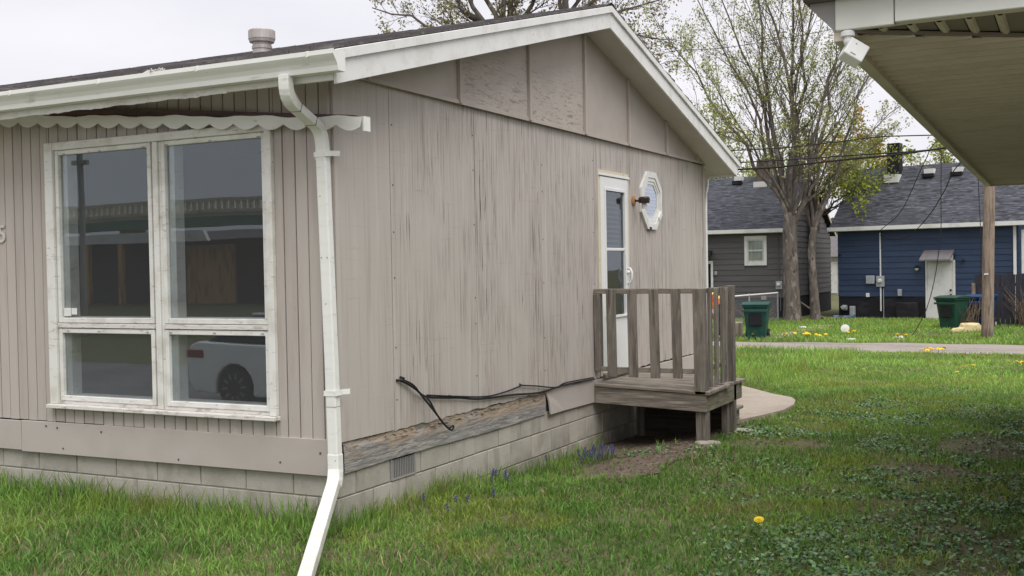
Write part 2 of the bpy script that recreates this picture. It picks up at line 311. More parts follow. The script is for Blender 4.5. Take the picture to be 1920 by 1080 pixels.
SLAB = [(-.75,8.6),(-.1,6.6),(.1,5.85),(.75,5.7),(1.02,5.95),(1.13,6.4),(1.22,7.0),(1.18,7.7),(1.08,8.25),(.95,8.6),(.62,8.98),(.25,9.5),(-.1,9.98),(-.7,10.5),(-1.6,11),(-2.2,10)]
p = MB(); n = len(SLAB); p.add([(x, y, gh(x, y)+.055) for x, y in SLAB]+[(x, y, gh(x, y)-.08) for x, y in SLAB], [tuple(range(n))]+[(i, n+i, n+(i+1) % n, (i+1) % n) for i in range(n)])
p.build('concrete_path', conc, kind='structure')
dirt_m = mat('bare_dirt', (.13,.10,.078), [dict(c=(.19,.15,.115), s=(8,8,8), lo=.45, hi=.7), dict(c=(.04,.032,.026), s=(20,20,20), lo=.5, hi=.7, a=.8)], rough=1, bump=[((30,30,30), .7, .02)])
def blob(name, cx, cy, rx, ry, m, lift, n=22, seed=0, rz=0):
    rr = random.Random(seed); pts = []
    for k in range(n):
        t = 2*math.pi*k/n; q = 1+rr.uniform(-.2, .2); a = rx*q*math.cos(t); b = ry*q*math.sin(t)
        pts.append((cx+a*math.cos(rz)-b*math.sin(rz), cy+a*math.sin(rz)+b*math.cos(rz)))
    v = [(cx, cy, gh(cx, cy)+lift)]
    for s_ in (.5, 1): v += [(cx+(x-cx)*s_, cy+(y-cy)*s_, gh(cx+(x-cx)*s_, cy+(y-cy)*s_)+lift) for x, y in pts]
    f = [(0, 1+k, 1+(k+1) % n) for k in range(n)]+[(1+k, 1+n+k, 1+n+(k+1) % n, 1+(k+1) % n) for k in range(n)]
    me = bpy.data.meshes.new(name); me.from_pydata(v, [], f); return link(name, me, m, smooth=True, kind='structure')
DIRT = [(.62,4.0,.6,1.5,.1,0),(.85,2.75,.38,.5,.3,1),(3.55,5.1,.45,.75,.2,2),(3.2,3.6,.5,.4,0,3),(1.55,4.55,.35,.35,0,4),(.55,5.3,.6,.75,0,5),(1.95,4.75,.28,.25,0,6)]
for (cx, cy, rx, ry, rz, sd) in DIRT[:2]+DIRT[5:6]: blob('dirt_patch', cx, cy, rx, ry, dirt_m, .012, seed=sd, rz=rz)
blob('dirt_patch', .4, 25.4, 1.1, .55, dirt_m, .02, seed=9)
#--MARK-HOUSE
# ------------------------------------------------------------------ the tan house (gable wall in x=0, front wall in y=0)
rr = random.Random(11)
H = thing('tan_house', 'tan single-storey house with cracked plywood gable wall, white trim and big front window', 'house', (0, 0, .06), world=True)
RY, SZ, SL = 3.98, 4.035, .26                       # ridge y, soffit height at the ridge, pitch
def sof(y): return SZ-SL*abs(y-RY)
HW, XL = 7.96, -9.0                                 # gable width, far left end of the house
# core walls behind the cladding, with openings for window and doors
c = MB()
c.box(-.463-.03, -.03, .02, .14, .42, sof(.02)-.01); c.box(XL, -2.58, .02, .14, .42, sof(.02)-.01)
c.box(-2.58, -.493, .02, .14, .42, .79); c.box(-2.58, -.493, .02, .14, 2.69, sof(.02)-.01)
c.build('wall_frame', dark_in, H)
c = MB()
def gab(y0, y1, z0): return [(y0, z0), (y1, z0)]+([(y1, sof(y1)-.015), (RY, sof(RY)-.015), (y0, sof(y0)-.015)] if y0 < RY < y1 else [(y1, sof(y1)-.015), (y0, sof(y0)-.015)])
c.prism(gab(.14, 4.44, .42), 0, -.13, -.014); c.prism(gab(5.22, HW-.01, .42), 0, -.13, -.014); c.prism(gab(4.44, 5.22, 2.66), 0, -.13, -.014); c.box(-.13, -.014, 4.44, 5.22, .42, .63)
c.build('gable_frame', dark_in, H)
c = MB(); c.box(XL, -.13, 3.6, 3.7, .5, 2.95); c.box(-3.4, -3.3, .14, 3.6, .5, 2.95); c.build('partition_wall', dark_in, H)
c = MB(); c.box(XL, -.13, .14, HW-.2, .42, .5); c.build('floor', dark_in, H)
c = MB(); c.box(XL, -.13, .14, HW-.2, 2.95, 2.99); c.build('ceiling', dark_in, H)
c = MB(); c.box(XL, -.02, HW-.12, HW-.0, -.4, 2.97); c.box(XL, XL+.12, 0, HW, -.4, 2.99); c.build('back_wall', smooth_tan, H)
# foundation: block courses
c = MB(); c.box(XL, -.03, .022, .2, -.6, .43); c.box(-.2, -.022, .03, HW, -.6, .43); c.build('mortar_core', mortar, H)
def fblock(x0, x1, y0, y1, z0, z1):
    j = rr.uniform(-.0025, .0025)
    b = MB()
    if x1-x0 < .02: b.box(x0+j-.02, x1+j, y0, y1, z0, z1)
    else: b.box(x0, x1, y0+j, y1+j+.02, z0, z1)
    b.build('concrete_block', block, H, bevel=.004)
g = .0045
for ci, (z0, z1) in enumerate(((.2507, .43), (.0475, .2507), (-.1557, .0475), (-.36, -.1557))):
    off = .2032*(ci % 2)
    ed = [-.012]+[-.382+off*0-.4064*k-(off if ci % 2 else 0)+(.4064 if ci % 2 else 0) for k in range(0, 10)]
    ed = [e for e in ed if e <= -.012]
    if ci < 3:
        for a, b_ in zip(ed[:-1], ed[1:]): fblock(b_+g, a-g, .012, .03, z0+g, z1-g)
    ed = [.012]+[.21+off+.4064*k for k in range(-1, 21) if .05 < .21+off+.4064*k < HW-.02]+[HW]
    for a, b_ in zip(ed[:-1], ed[1:]):
        if ci == 0 and abs(a-.6164) < .02: a += .325
        fblock(-.03, -.012, a+g, b_-g, z0+g, z1-g)
v = MB(); v.box(-.028, -.02, .63, .935, .258, .41)
V = v.build('foundation_vent', black, H)
fr = MB(); fr.box(-.02, -.006, .622, .636, .256, .415); fr.box(-.02, -.006, .928, .942, .256, .415); fr.box(-.02, -.006, .636, .928, .256, .268); fr.build('vent_frame', grille_m, V)
bar_me = None
for k in range(13):
    y = .650+.0222*k
    s_ = MB().box(-.012, -.006, y-.0038, y+.0038, .268, .40).build('vent_slat', grille_m, V)
# front siding boards
WX0, WX1, WZ0, WZ1 = -2.611, -.463, .745, 2.725
ed = [-.012]+[-.092-.1*k for k in range(0, 42)]
for a, b_ in zip(ed[:-1], ed[1:]):
    x0, x1 = b_+.004, a-.004; d = rr.uniform(-.002, .002); zb = .634+rr.uniform(-.006, .003); zt = sof(0)-.02
    def brd(z0, z1, xa=x0, xb=x1):
        MB().box(xa, xb, -.016+d, .02, z0, z1).build('siding_board', tan_paint, H, bevel=.003)
    if x1 < WX0 or x0 > WX1: brd(zb, zt)
    elif x0 < WX0 < x1: brd(zb, zt, x0, WX0-.002); brd(zb, WZ0, WX0+.001, x1); brd(WZ1, zt, WX0+.001, x1)
    elif x0 < WX1 < x1: brd(zb, zt, WX1+.002, x1); brd(zb, WZ0, x0, WX1-.001); brd(WZ1, zt, x0, WX1-.001)
    else: brd(zb, WZ0); brd(WZ1, zt)
c = MB(); c.box(XL, -4.196, -.016, .02, .634, sof(0)-.02); c.build('siding_panel', tan_paint, H)
# skirt boards along the front
c = MB(); c.add([(-2.955,-.034,.392),(-.0,-.034,.402),(-.0,-.014,.402),(-2.955,-.014,.392),(-2.955,-.030,.630),(-.0,-.030,.640),(-.0,-.010,.640),(-2.955,-.010,.630)], [(0,3,2,1),(4,5,6,7),(0,1,5,4),(1,2,6,5),(2,3,7,6),(3,0,4,7)])
c.build('skirt_board', smooth_tan, H, bevel=.003)
c = MB(); c.box(XL, -2.962, -.030, -.014, .400, .627); c.build('skirt_board', smooth_tan, H, bevel=.003)
nl = MB()
for (x, z) in ((-2.68,.60),(-2.56,.592),(-2.1,.585),(-1.35,.43),(-.45,.47),(-2.5,.44),(-.12,.55)): nl.box(x-.006, x+.006, -.0365, -.032, z-.006, z+.006)
nl.build('nail_heads', dark_in, H, kind='stuff')
# gable wall: lower plywood sheets
def bottom(y): return .612 if y < 4.3 else .60
def sheet(y0, y1, z0, z1, jag=True, m=ply):
    n = max(2, int((y1-y0)/.05)); poly = []
    for k in range(n+1):
        y = y0+(y1-y0)*k/n
        poly.append((y, z0+(rr.uniform(-.011, .006) if jag else 0)))
    poly += [(y1, z1), (y0, z1)]
    MB().prism(poly, 0, -.014, .006+rr.uniform(-.0015, .0015)).build('siding_panel', m, H)
ZB = 3.012
pt = [(.012, .618), (.654, .612), (.654, ZB), (.14, ZB), (.012, sof(.012)-.008)]
MB().prism(pt, 0, -.014, .006).build('siding_panel', ply, H)
for (y0, y1) in ((.662, 1.872), (1.879, 3.091), (3.098, 4.313)): sheet(y0, y1, .612 if y0 > .3 else .618, min(ZB, sof(y0)-.02))
sheet(4.319, 4.392, .61, ZB); sheet(4.396, 5.238, 2.70, ZB, False); sheet(5.242, 6.30, .62, ZB); sheet(6.304, 7.50, .62, ZB); sheet(7.504, HW-.06, .62, min(ZB, sof(HW-.06)-.02))
c = MB(); c.box(-.02, .018, HW-.06, HW+.012, .60, sof(HW)-.03); c.build('corner_trim', smooth_tan, H, bevel=.002)
nl = MB()
for ys in (.69, 1.85, 3.12, 4.29):
    for k in range(6):
        z_ = .78+.40*k+rr.uniform(-.14,.14); nl.box(.006, .0088, ys-.005, ys+.005, z_-.005, z_+.005)
nl.build('nail_heads', dark_in, H, kind='stuff')
# gable wall: upper panels and battens
bt = [.10, .36, 1.596, 2.818, 4.04, 5.206, 6.417, 7.584, HW-.06]
for i, (a, b_) in enumerate(zip(bt[:-1], bt[1:])):
    zb = ZB+.005
    a2, b2 = a+.003, b_-.003
    poly = [(a2, zb), (b2, zb), (b2, max(zb+.004, sof(b2)-.004))]
    if a2 < RY < b2: poly.append((RY, sof(RY)-.004))
    poly.append((a2, max(zb+.004, sof(a2)-.004)))
    MB().prism(poly, 0, -.014, .034).build('gable_panel', peel_ply if i in (2, 3) else upper_ply, H)
for y in bt[1:-1]:
    MB().box(.034, .062, y-.020, y+.020, ZB-.004, sof(y)-.006).build('batten', upper_ply, H, bevel=.002)
c = MB(); c.box(.0345, .046, .14, HW-.06, ZB-.010, ZB+.020); c.build('drip_edge', upper_ply, H)
# rotten sill beam on the gable side
def sill_beam():
    ny, nz_ = 150, 14; v = []
    for i in range(ny+1):
        y = .055+3.07*i/ny
        for k in range(nz_+1):
            t = k/nz_; n1 = float(fbm(np.array(y*4.0), np.array(t*3.0))); n2 = float(fbm(np.array(y*14.0+3), np.array(t*9.0+1)))
            rot_ = smooth(.55, 1.05, t+.34*(n1-.5)); ztop = .612+.006*(n2-.5)-(.010 if n1 > .62 else 0)
            z = .408+.006*math.sin(y*2.1)+(ztop-.408)*t
            x = .004-rot_*(.006+.035*max(0, n2-.42)+.010*max(0, n1-.45))+.006*(n2-.5)
            v.append((x, y, z))
    f = [(i*(nz_+1)+k, (i+1)*(nz_+1)+k, (i+1)*(nz_+1)+k+1, i*(nz_+1)+k+1) for i in range(ny) for k in range(nz_)]
    b = MB(); b.add(v, f); o = len(b.v); b.box(-.10, -.022, .06, 3.12, .41, .606); b.build('sill_beam', beam_m, H)
    s2 = MB(); y = .1
    while y < 3.05:                                   # splinters and rotten chips along the top of the beam
        if fbm(np.array(y*3.0), np.array(2.2)) > .42:
            L_ = rr.uniform(.02, .09); x = rr.uniform(-.012, .006); z = rr.uniform(.55, .60)
            s2.bar((x, y, z), (x+rr.uniform(-.004,.006), y+L_, z+rr.uniform(-.02,.012)), rr.uniform(.004,.012), rr.uniform(.004,.010))
        y += rr.uniform(.012, .05)
    s2.build('splinter', beam_m, H, kind='stuff')
sill_beam()
c = MB(); c.add([(.010,3.12,.610),(.026,3.155,.515),(.034,3.17,.400),(.016,3.5,.394),(.014,4.235,.385),(.012,4.235,.606),(.011,3.5,.610),(.012,3.35,.50)], [(0,1,7,6),(1,2,3,7),(3,4,5,6,7)])
o_ = c.build('skirt_board', smooth_tan, H); md = o_.modifiers.new('solid', 'SOLIDIFY'); md.thickness = .014
c = MB(); c.box(-.012, .016, 4.262, HW-.03, .39, .60); c.build('skirt_board', smooth_tan, H, bevel=.003)
# roof: decks, shingles, fascia, rakes, soffits
YE0, YE1, XR = -.41, 8.36, .345
def top(y): return sof(y)+.165
c = MB()
c.prism([(YE0, sof(YE0)+.02), (RY, SZ+.02), (RY, top(RY)), (YE0, top(YE0))], 0, XL-.3, XR-.025); c.prism([(RY+.001, SZ+.02), (YE1, sof(YE1)+.02), (YE1, top(YE1)), (RY+.001, top(RY))], 0, XL-.3, XR-.025)
RF = c.build('roof', shingle, H)
sh = MB(); cs = math.hypot(1, SL)
for side in (-1, 1):
    ye = YE0-.05 if side < 0 else YE1+.05; ncs = int(abs(RY-ye)*cs/.128)+1
    for r_ in range(ncs+1):
        yb = ye+(-side)*r_*.128/cs; yt = yb+(-side)*.20/cs
        if (side < 0 and yt > RY) or (side > 0 and yt < RY): yt = RY
        if (side < 0 and yb > RY) or (side > 0 and yb < RY): continue
        x = XR+.02-rr.uniform(0, .008); 
        while x > (XL-.3 if side < 0 else -3):
            w = rr.choice((.17, .2, .26, .33)) if side < 0 else .33; x0 = x-w+.004; th = rr.choice((.007,.010,.022,.026))
            zb, zt = top(yb)+.004, top(yt)+.003
            sh.add([(x0,yb,zb),(x,yb,zb),(x,yt,zt),(x0,yt,zt),(x0,yb,zb+th),(x,yb,zb+th),(x,yt,zt+.003),(x0,yt,zt+.003)], [(4,5,6,7),(0,1,5,4),(1,2,6,5),(3,0,4,7)])
            x -= w
for k in range(38):
    x = XR+.02-.25*k; sh.add([(x-.24,RY-.13,top(RY)-.012),(x,RY-.13,top(RY)-.02),(x,RY,top(RY)+.03),(x-.24,RY,top(RY)+.022),(x,RY+.13,top(RY)-.02),(x-.24,RY+.13,top(RY)-.012)], [(0,1,2,3),(3,2,4,5)])
sh.build('shingle', shingle, RF, kind='stuff')
def rake(y0, y1, zlo, zhi, x0, x1, name, m):
    b = MB(); b.prism([(y0, sof(y0)+zlo), (y1, sof(y1)+zlo), (y1, sof(y1)+zhi), (y0, sof(y0)+zhi)], 0, x0, x1); b.build(name, m, H, bevel=.003)
rake(YE0, RY-.001, -.045, .125, XR-.022, XR, 'rake_board', white); rake(RY+.001, YE1-.22, -.045, .125, XR-.022, XR, 'rake_board', white)
b = MB(); y0, y1 = YE1-.219, YE1; b.prism([(y0, sof(y0)-.045), (y1-.03, sof(y1)-.03), (y1, sof(y1)+.03), (y1, sof(y1)+.125), (y0, sof(y0)+.125)], 0, XR-.022, XR); b.build('rake_board', white, H, bevel=.003)
rake(YE0-.03, RY-.001, .100, .163, XR+.001, XR+.022, 'rake_trim', white); rake(RY+.001, YE1+.03, .100, .163, XR+.001, XR+.022, 'rake_trim', white)
rake(-.0, RY-.001, -.004, .016, .028, XR-.024, 'soffit', soffit_w); rake(RY+.001, YE1-.02, -.004, .016, .028, XR-.024, 'soffit', soffit_w)
c = MB(); c.box(XL-.3, XR-.024, YE0-.002, YE0+.02, sof(YE0)-.02, top(YE0)-.01); c.build('fascia', white, H, bevel=.003)
c = MB(); c.box(XL-.3, XR-.024, YE1-.02, YE1+.0, sof(YE1)-.03, top(YE1)-.01); c.build('fascia', white, H, bevel=.003)
c = MB(); c.prism([(YE0+.022, sof(YE0)+.004), (-.002, sof(-.002)-.006), (-.002, sof(-.002)+.012), (YE0+.022, sof(YE0)+.02)], 0, XL-.3, .026); c.build('soffit', soffit_w, H)
c = MB(); c.prism([(HW+.02, sof(HW)-.002), (YE1-.03, sof(YE1)+.0), (YE1-.03, sof(YE1)+.018), (HW+.02, sof(HW)+.015)], 0, XL-.3, .026); c.build('soffit', soffit_w, H)
# ragged paint and bent metal edge under the front fascia
ny = 70; v = []
for i in range(ny+1):
    x = -2.7+2.2*i/ny; v += [(x, YE0-.004, sof(YE0)+.01), (x, YE0-.012-.006*math.sin(i*.7), sof(YE0)-.026-.010*abs(math.sin(i*.23))*rr.uniform(.3, 1.2))]
c = MB(); c.add(v, [(2*i, 2*i+2, 2*i+3, 2*i+1) for i in range(ny)]); c.build('fascia_flashing', chip, H)
# gutter (ogee profile), end cap, hangers
def gprof(y, z): return [(y, z+.125), (y, z), (y-.072, z), (y-.078, z+.03), (y-.092, z+.055), (y-.112, z+.078), (y-.122, z+.092), (y-.122, z+.118), (y-.112, z+.121), (y-.110, z+.112), (y-.116, z+.108), (y-.116, z+.094), (y-.106, z+.082), (y-.086, z+.058), (y-.072, z+.033), (y-.067, z+.006), (y-.006, z+.006), (y-.006, z+.125)]
YG, ZG = YE0-.008, 2.912
G = MB().prism(gprof(YG, ZG), 0, XL-.3, .412).build('gutter', gutter_w, H)
MB().prism([q for q in gprof(YG, ZG)[:10]], 0, .413, .417).build('end_cap', gutter_w, G)
for x in (.22, -.64, -1.5, -2.36): MB().rect_tube([(x-.01, YG, ZG+.124), (x, YG-.10, ZG+.123), (x+.008, YG-.126, ZG+.112), (x+.012, YG-.124, ZG+.085)], .016, .004, (1,0,0)).build('hanger', gutter_w, G)
b = MB(); 
for k in range(26):
    x = -.95-rr.uniform(0,.16); y = YG-rr.uniform(.07,.12); b.bar((x, y, ZG+.118), (x+rr.uniform(.01,.05), y+rr.uniform(-.02,.02), ZG+.128+rr.uniform(0,.012)), .006, .005)
b.build('gutter_debris', numeral, G, kind='stuff')
c = MB(); c.prism([(2*(YE1+.008)-q[0] if False else (YE1+.008)+(YE1*0)+(-(q[0]-YG)), q[1]) for q in gprof(YG, sof(YE1)-.02)], 0, XL-.3, .30); c.build('gutter', gutter_w, H)
# downspout: outlet elbow, run, lower leader, straps
DS = MB(); pts = [(.02,-.478,2.925),(.02,-.478,2.87),(.019,-.474,2.84),(.017,-.464,2.812),(.012,-.447,2.789),(.007,-.424,2.771),(.001,-.395,2.757),(-.004,-.36,2.744),(-.026,-.16,2.672),(-.028,-.125,2.658),(-.030,-.10,2.64),(-.031,-.080,2.618),(-.031,-.069,2.59),(-.031,-.063,2.555),(-.030,-.061,2.52),(.006,-.060,1.1),(.018,-.060,.47)]
D = DS.rect_tube(pts, .078, .056).build('downspout', gutter_w, H, bevel=.007, seg=2)
MB().rect_tube([(.0165,-.060,.56),(.019,-.061,.46),(.030,-.082,.405),(.062,-.14,.372)], .084, .062).build('lower_elbow', gutter_w, D, bevel=.007, seg=2)
MB().rect_tube([(.050,-.13,.376),(.82,-1.50,.055)], .079, .057).build('leader', gutter_w, D, bevel=.007, seg=2)
for (p0, p1) in (((-.0043,-.357,2.7432), (-.0047,-.353,2.7418)), ((-.0236,-.182,2.680), (-.0240,-.178,2.6786))): MB().rect_tube([p0, p1], .0805, .0585).build('joint', black, D)
MB().rect_tube([(.0093,-.060,.866), (.0094,-.060,.861)], .0805, .0585).build('joint', grille_m, D)
for k in range(7):
    z_ = 2.80-.008*k; t_ = k/6; MB().rect_tube([(.016-.012*t_, -.458-.052*0+.06*t_, 2.803-.042*t_), (.0158-.012*t_, -.4565+.06*t_, 2.8015-.042*t_)], .0795, .0575).build('crimp', gutter_w, D)
for (z, x) in ((2.475, -.029), (.945, .009)):
    MB().rect_tube([(x-.095,-.0175,z-.004),(x-.052,-.022,z),(x-.046,-.0905,z+.004),(x+.046,-.0905,z+.006),(x+.056,-.03,z+.012),(x+.085,.0095,z+.012)], .034, .004, (0,0,1)).build('strap', gutter_w, D)
for (z) in (2.56, 1.82, .52):
    b = MB()
    for s_ in (-.022, .022): b.box(-.030+(2.5-z)*.025+s_-.004, -.030+(2.5-z)*.025+s_+.004, -.0915, -.087, z-.004, z+.004)
    b.build('screw_heads', grille_m, D, kind='stuff')
e = MB().rect_tube([(-.1,YE1+.05,2.86),(-.1,YE1+.03,2.75),(-.08,YE1-.1,2.66),(-.02,HW+.1,2.50),(-.01,HW+.055,2.40),(-.01,HW+.055,.35)], .07, .055).build('downspout', gutter_w, H, bevel=.006)
MB().rect_tube([(-.01,HW+.055,.40),(-.01,HW+.06,.22),(.02,HW+.14,.1),(.05,HW+.35,.02)], .075, .06).build('lower_elbow', gutter_w, e, bevel=.006)
# roof vent pipe
P_ = MB().lathe([(.074,3.38),(.074,3.575)], 18, (-1.55,1.2,0)).build('roof_vent', metal_v, H, smooth=False)
MB().lathe([(.080,3.525),(.081,3.545),(.078,3.55)], 18, (-1.55,1.2,0)).build('collar', metal_v, P_)
MB().lathe([(.080,3.572),(.098,3.578),(.104,3.600),(.107,3.602),(.107,3.668),(.100,3.676),(.02,3.682)], 20, (-1.55,1.2,0)).build('vent_cap', metal_v, P_)
# scalloped awning valance left on the front wall, slipping down to the right
ux, uz = math.cos(R(4.6)), -math.sin(R(4.6))
def vp(t, d): return (-3.5+t*ux-d*uz*0, 2.999+t*uz+d)
poly = []; T = 3.815; npd = 18
topl = [vp(t, .006*math.sin(t*9)+.004*math.sin(t*23)) for t in np.linspace(T, 0, 60)]
bot = []
for k in range(npd):
    t0 = .03+.2105*k; 
    for q in range(0, 9):
        a = q/8; t = t0+.2105*a; 
        if t <= T: bot.append(vp(t, -.050-.038*math.sin(math.pi*a)))
poly = [vp(0, -.05)]+bot+topl
VL = MB().prism(poly, 1, -.088, -.076).build('scalloped_valance', white, H)
MB().box(.303, .314, -.089, -.02, 2.604, 2.696).build('end_cap', white, VL)
b = MB(); q = [vp(0, .015), vp(2.0, .006), vp(3.74, -.004), vp(3.74, .012), vp(2.0, .052), vp(0, .085)]
b.prism(q, 1, -.074, -.018); b.build('awning_board', red_brown, VL)
# house number
cu = bpy.data.curves.new('house_number', 'FONT'); cu.body = '5'; cu.size = .19; cu.extrude = .004; cu.bevel_depth = .002; cu.align_x = 'CENTER'; cu.materials.append(numeral)
dg = bpy.data.objects.new('tmp', cu); COL.objects.link(dg); bpy.context.view_layer.update()
me = bpy.data.meshes.new_from_object(dg.evaluated_get(bpy.context.evaluated_depsgraph_get())); bpy.data.objects.remove(dg)
me.transform(Matrix.Translation((-3.128,-.022,2.0)) @ Matrix.Rotation(R(90), 4, 'X') @ Matrix.Shear('XZ', 4, (.12, 0)) if False else Matrix.Translation((-3.128,-.022,2.0)) @ Matrix.Rotation(R(90), 4, 'X'))
me.materials.clear(); link('house_number', me, numeral, H)
# front window
Wn = MB(); x0, x1, z0, z1 = WX0, WX1, .775, WZ1
Wn.box(x0, x0+.085, -.05, .03, z0, z1); Wn.box(x1-.055, x1, -.05, .03, z0, z1); Wn.box(x0+.085, x1-.055, -.046, .03, z1-.058, z1)
WIN = Wn.build('front_window', chip, H, bevel=.004)
MB().box(x0-.004, x1+.010, -.085, .03, .745, .774).build('sill', sillp, WIN, bevel=.004)
MB().box(-1.548, -1.462, -.022, .03, .776, z1-.06).build('mullion', chip, WIN, bevel=.003); MB().box(-1.528, -1.482, -.040, -.0225, .776, z1-.06).build('mullion_strip', chip, WIN, bevel=.004)
for (a, b_) in ((x0+.0855, -1.549), (-1.461, x1-.0555)):
    MB().box(a, b_, -.036, .03, 1.345, 1.378).build('transom', sillp, WIN, bevel=.003)
    for (za, zb) in ((1.382, z1-.060), (.80, 1.340)):
        a2, b2 = a+.006, b_-.006
        s_ = MB(); t = .034; s_.box(a2, a2+t, -.030, .012, za, zb); s_.box(b2-t, b2, -.030, .012, za, zb); s_.box(a2+t, b2-t, -.028, .012, zb-t, zb); s_.box(a2+t, b2-t, -.028, .012, za, za+t+.004)
        st = MB(); SA = s_.build('sash', chip, WIN, bevel=.004)
        MB().box(a2+t-.004, b2-t+.004, -.004, .0, za+t, zb-t+.004).build('pane', glass if zb > 2 else low_glass, SA)
        j = MB(); j.box(a2+t-.02, a2+t+.050, .014, .10, za+.02, zb-.02); j.box(b2-t-.018, b2-t+.02, .014, .10, za+.02, zb-.02); j.box(a2+t+.050, b2-t-.018, .014, .10, za+.02, za+t+.010); j.build('jamb', chip, SA)
c = MB(); c.box(x0+.0855, x1-.0555, -.02, .03, .776, .798); c.build('sub_sill', sillp, WIN)
b = MB(); b.box(-2.475, -2.405, -.018, -.006, 1.43, 1.492); b.box(-2.40, -2.345, -.014, -.006, 1.442, 1.49); b.build('latch', white, WIN, bevel=.003)
cl = MB()
for x in (-2.42,-2.05,-1.62,-1.40,-1.0,-.58):
    cl.box(x-.012, x+.012, -.0315, -.028, 2.632, 2.640)
for x in (-2.42,-2.1,-1.62,-1.40,-1.0,-.58): cl.box(x-.012, x+.012, -.0315, -.028, 1.318, 1.325)
cl.build('clips', grille_m, WIN, kind='stuff')
# side storm door
DO = MB(); X0, X1 = -.004, .026
DO.box(X0, X1, 4.445, 4.562, .645, 2.635); DO.box(X0, X1, 5.088, 5.19, .645, 2.635); DO.box(X0, X1, 4.562, 5.088, 2.50, 2.635); DO.box(X0, X1, 4.562, 5.088, .645, 1.218); DO.box(X0, X1-.006, 4.562, 5.088, 1.885, 1.915)
DR = DO.build('side_door', door_w, H, bevel=.004)
b = MB(); b.box(X1, X1+.008, 4.535, 4.565, 1.20, 2.53); b.box(X1, X1+.008, 5.085, 5.112, 1.20, 2.53); b.box(X1, X1+.010, 4.565, 5.085, 2.496, 2.53); b.box(X1, X1+.016, 4.53, 5.12, 1.196, 1.222); b.build('glazing_bead', door_w, DR, bevel=.003)
MB().box(.006, .010, 4.563, 5.087, 1.916, 2.499).build('pane', screen_glass, DR); MB().box(.004, .008, 4.563, 5.087, 1.219, 1.884).build('pane', screen_glass, DR)
sl_ = MB(); z = 1.93
while z < 2.48: sl_.add([(-.028,4.57,z),(-.028,5.08,z),(-.044,5.08,z+.02),(-.044,4.57,z+.02)], [(0,1,2,3)]); z += .05
sl_.build('blind', grille_m, DR, kind='stuff')
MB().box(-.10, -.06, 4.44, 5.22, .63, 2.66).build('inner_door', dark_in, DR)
MB().tube([(X1,5.155,1.545),(X1+.035,5.155,1.55),(X1+.05,5.15,1.60),(X1+.05,5.15,1.66),(X1+.03,5.155,1.70),(X1,5.155,1.70)], .012, 8).build('door_handle', door_w, DR, smooth=True)
MB().lathe([(.022,0),(.022,.012),(.012,.03)], 12).rot(R(90), axis='Y').build('door_knob', door_w, DR, loc=(X1+.002, 5.155, 1.66))
MB().box(-.014, .020, 4.395, 4.443, .62, 2.70).build('jamb', cream, DR, bevel=.003); MB().box(-.014, .020, 5.192, 5.238, .62, 2.70).build('jamb', cream, DR, bevel=.003)
MB().box(-.014, .034, 4.398, 5.236, 2.643, 2.668).build('head_trim', door_w, DR, bevel=.003); MB().box(-.014, .022, 4.40, 5.234, 2.669, 2.70).build('head_board', cream, DR)
MB().box(-.02, .05, 4.44, 5.20, .60, .64).build('threshold', wood_y, DR, bevel=.004)
# octagonal window
OY, OZ = 5.93, 2.452
def octo(ry, rz): return [(OY+ry*math.cos(R(22.5+45*k))/math.cos(R(22.5)), OZ+rz*math.sin(R(22.5+45*k))/math.cos(R(22.5))) for k in range(8)]
def ring(a, b_, xa, xb, skip=()):
    m_ = MB(); A, B = octo(*a), octo(*b_)
    for k in range(8):
        if k in skip: continue
        q = [A[k], A[(k+1) % 8], B[(k+1) % 8], B[k]]; m_.prism(q, 0, xa, xb)
    return m_
OW = ring((.335,.322), (.27,.258), .007, .036).build('octagon_window', white, H)
ring((.269,.257), (.235,.216), .007, .026).build('inner_frame', white, OW); ring((.234,.215), (.20,.184), .007, .019).build('sash', white, OW)
MB().prism(octo(.2,.184), 0, .012, .014).build('pane', glass_mat('octagon_glass', 1.3, (.95,.96,1), 0, .02), OW)
b = MB(); z = OZ-.18
while z < OZ+.18:
    hw = .2 if abs(z-OZ) < .075 else max(.08, .2-(abs(z-OZ)-.075)*1.05)
    b.add([(.008,OY-hw+.005,z),(.008,OY+hw-.005,z),(.0105,OY+hw-.005,z+.034),(.0105,OY-hw+.005,z+.034)], [(0,1,2,3)]); z += .038
b.build('blind_slats', blind, OW, kind='stuff')
MB().box(.008, .038, OY-.10, OY-.03, OZ-.330, OZ-.296).build('dark_notch', black, OW); MB().bar((.042,OY+.20,OZ-.20),(.044,OY+.29,OZ-.13),.05,.012,(1,0,0)).build('loose_trim', white, OW)  # black block paints the dark of a hole where the trim is broken
# wall lamp
LP = MB().lathe([(.058,0),(.056,.012),(.03,.022)], 16).rot(R(90), axis='Y').build('wall_lamp', rust, H, loc=(.008, 5.40, 2.43))
b = MB().tube([(.02,0,0),(.07,-.005,-.005),(.10,-.01,.0)], .012, 8); b.build('lamp_arm', bronze, LP)
MB().lathe([(.02,-.035),(.058,-.03),(.062,.02),(.05,.035),(.015,.04)], 16, (.13,-.01,0)).build('lamp_cap', bronze, LP)
MB().lathe([(.028,-.09),(.03,-.06),(.024,-.036)], 12, (.13,-.01,0)).build('lamp_socket', numeral, LP)
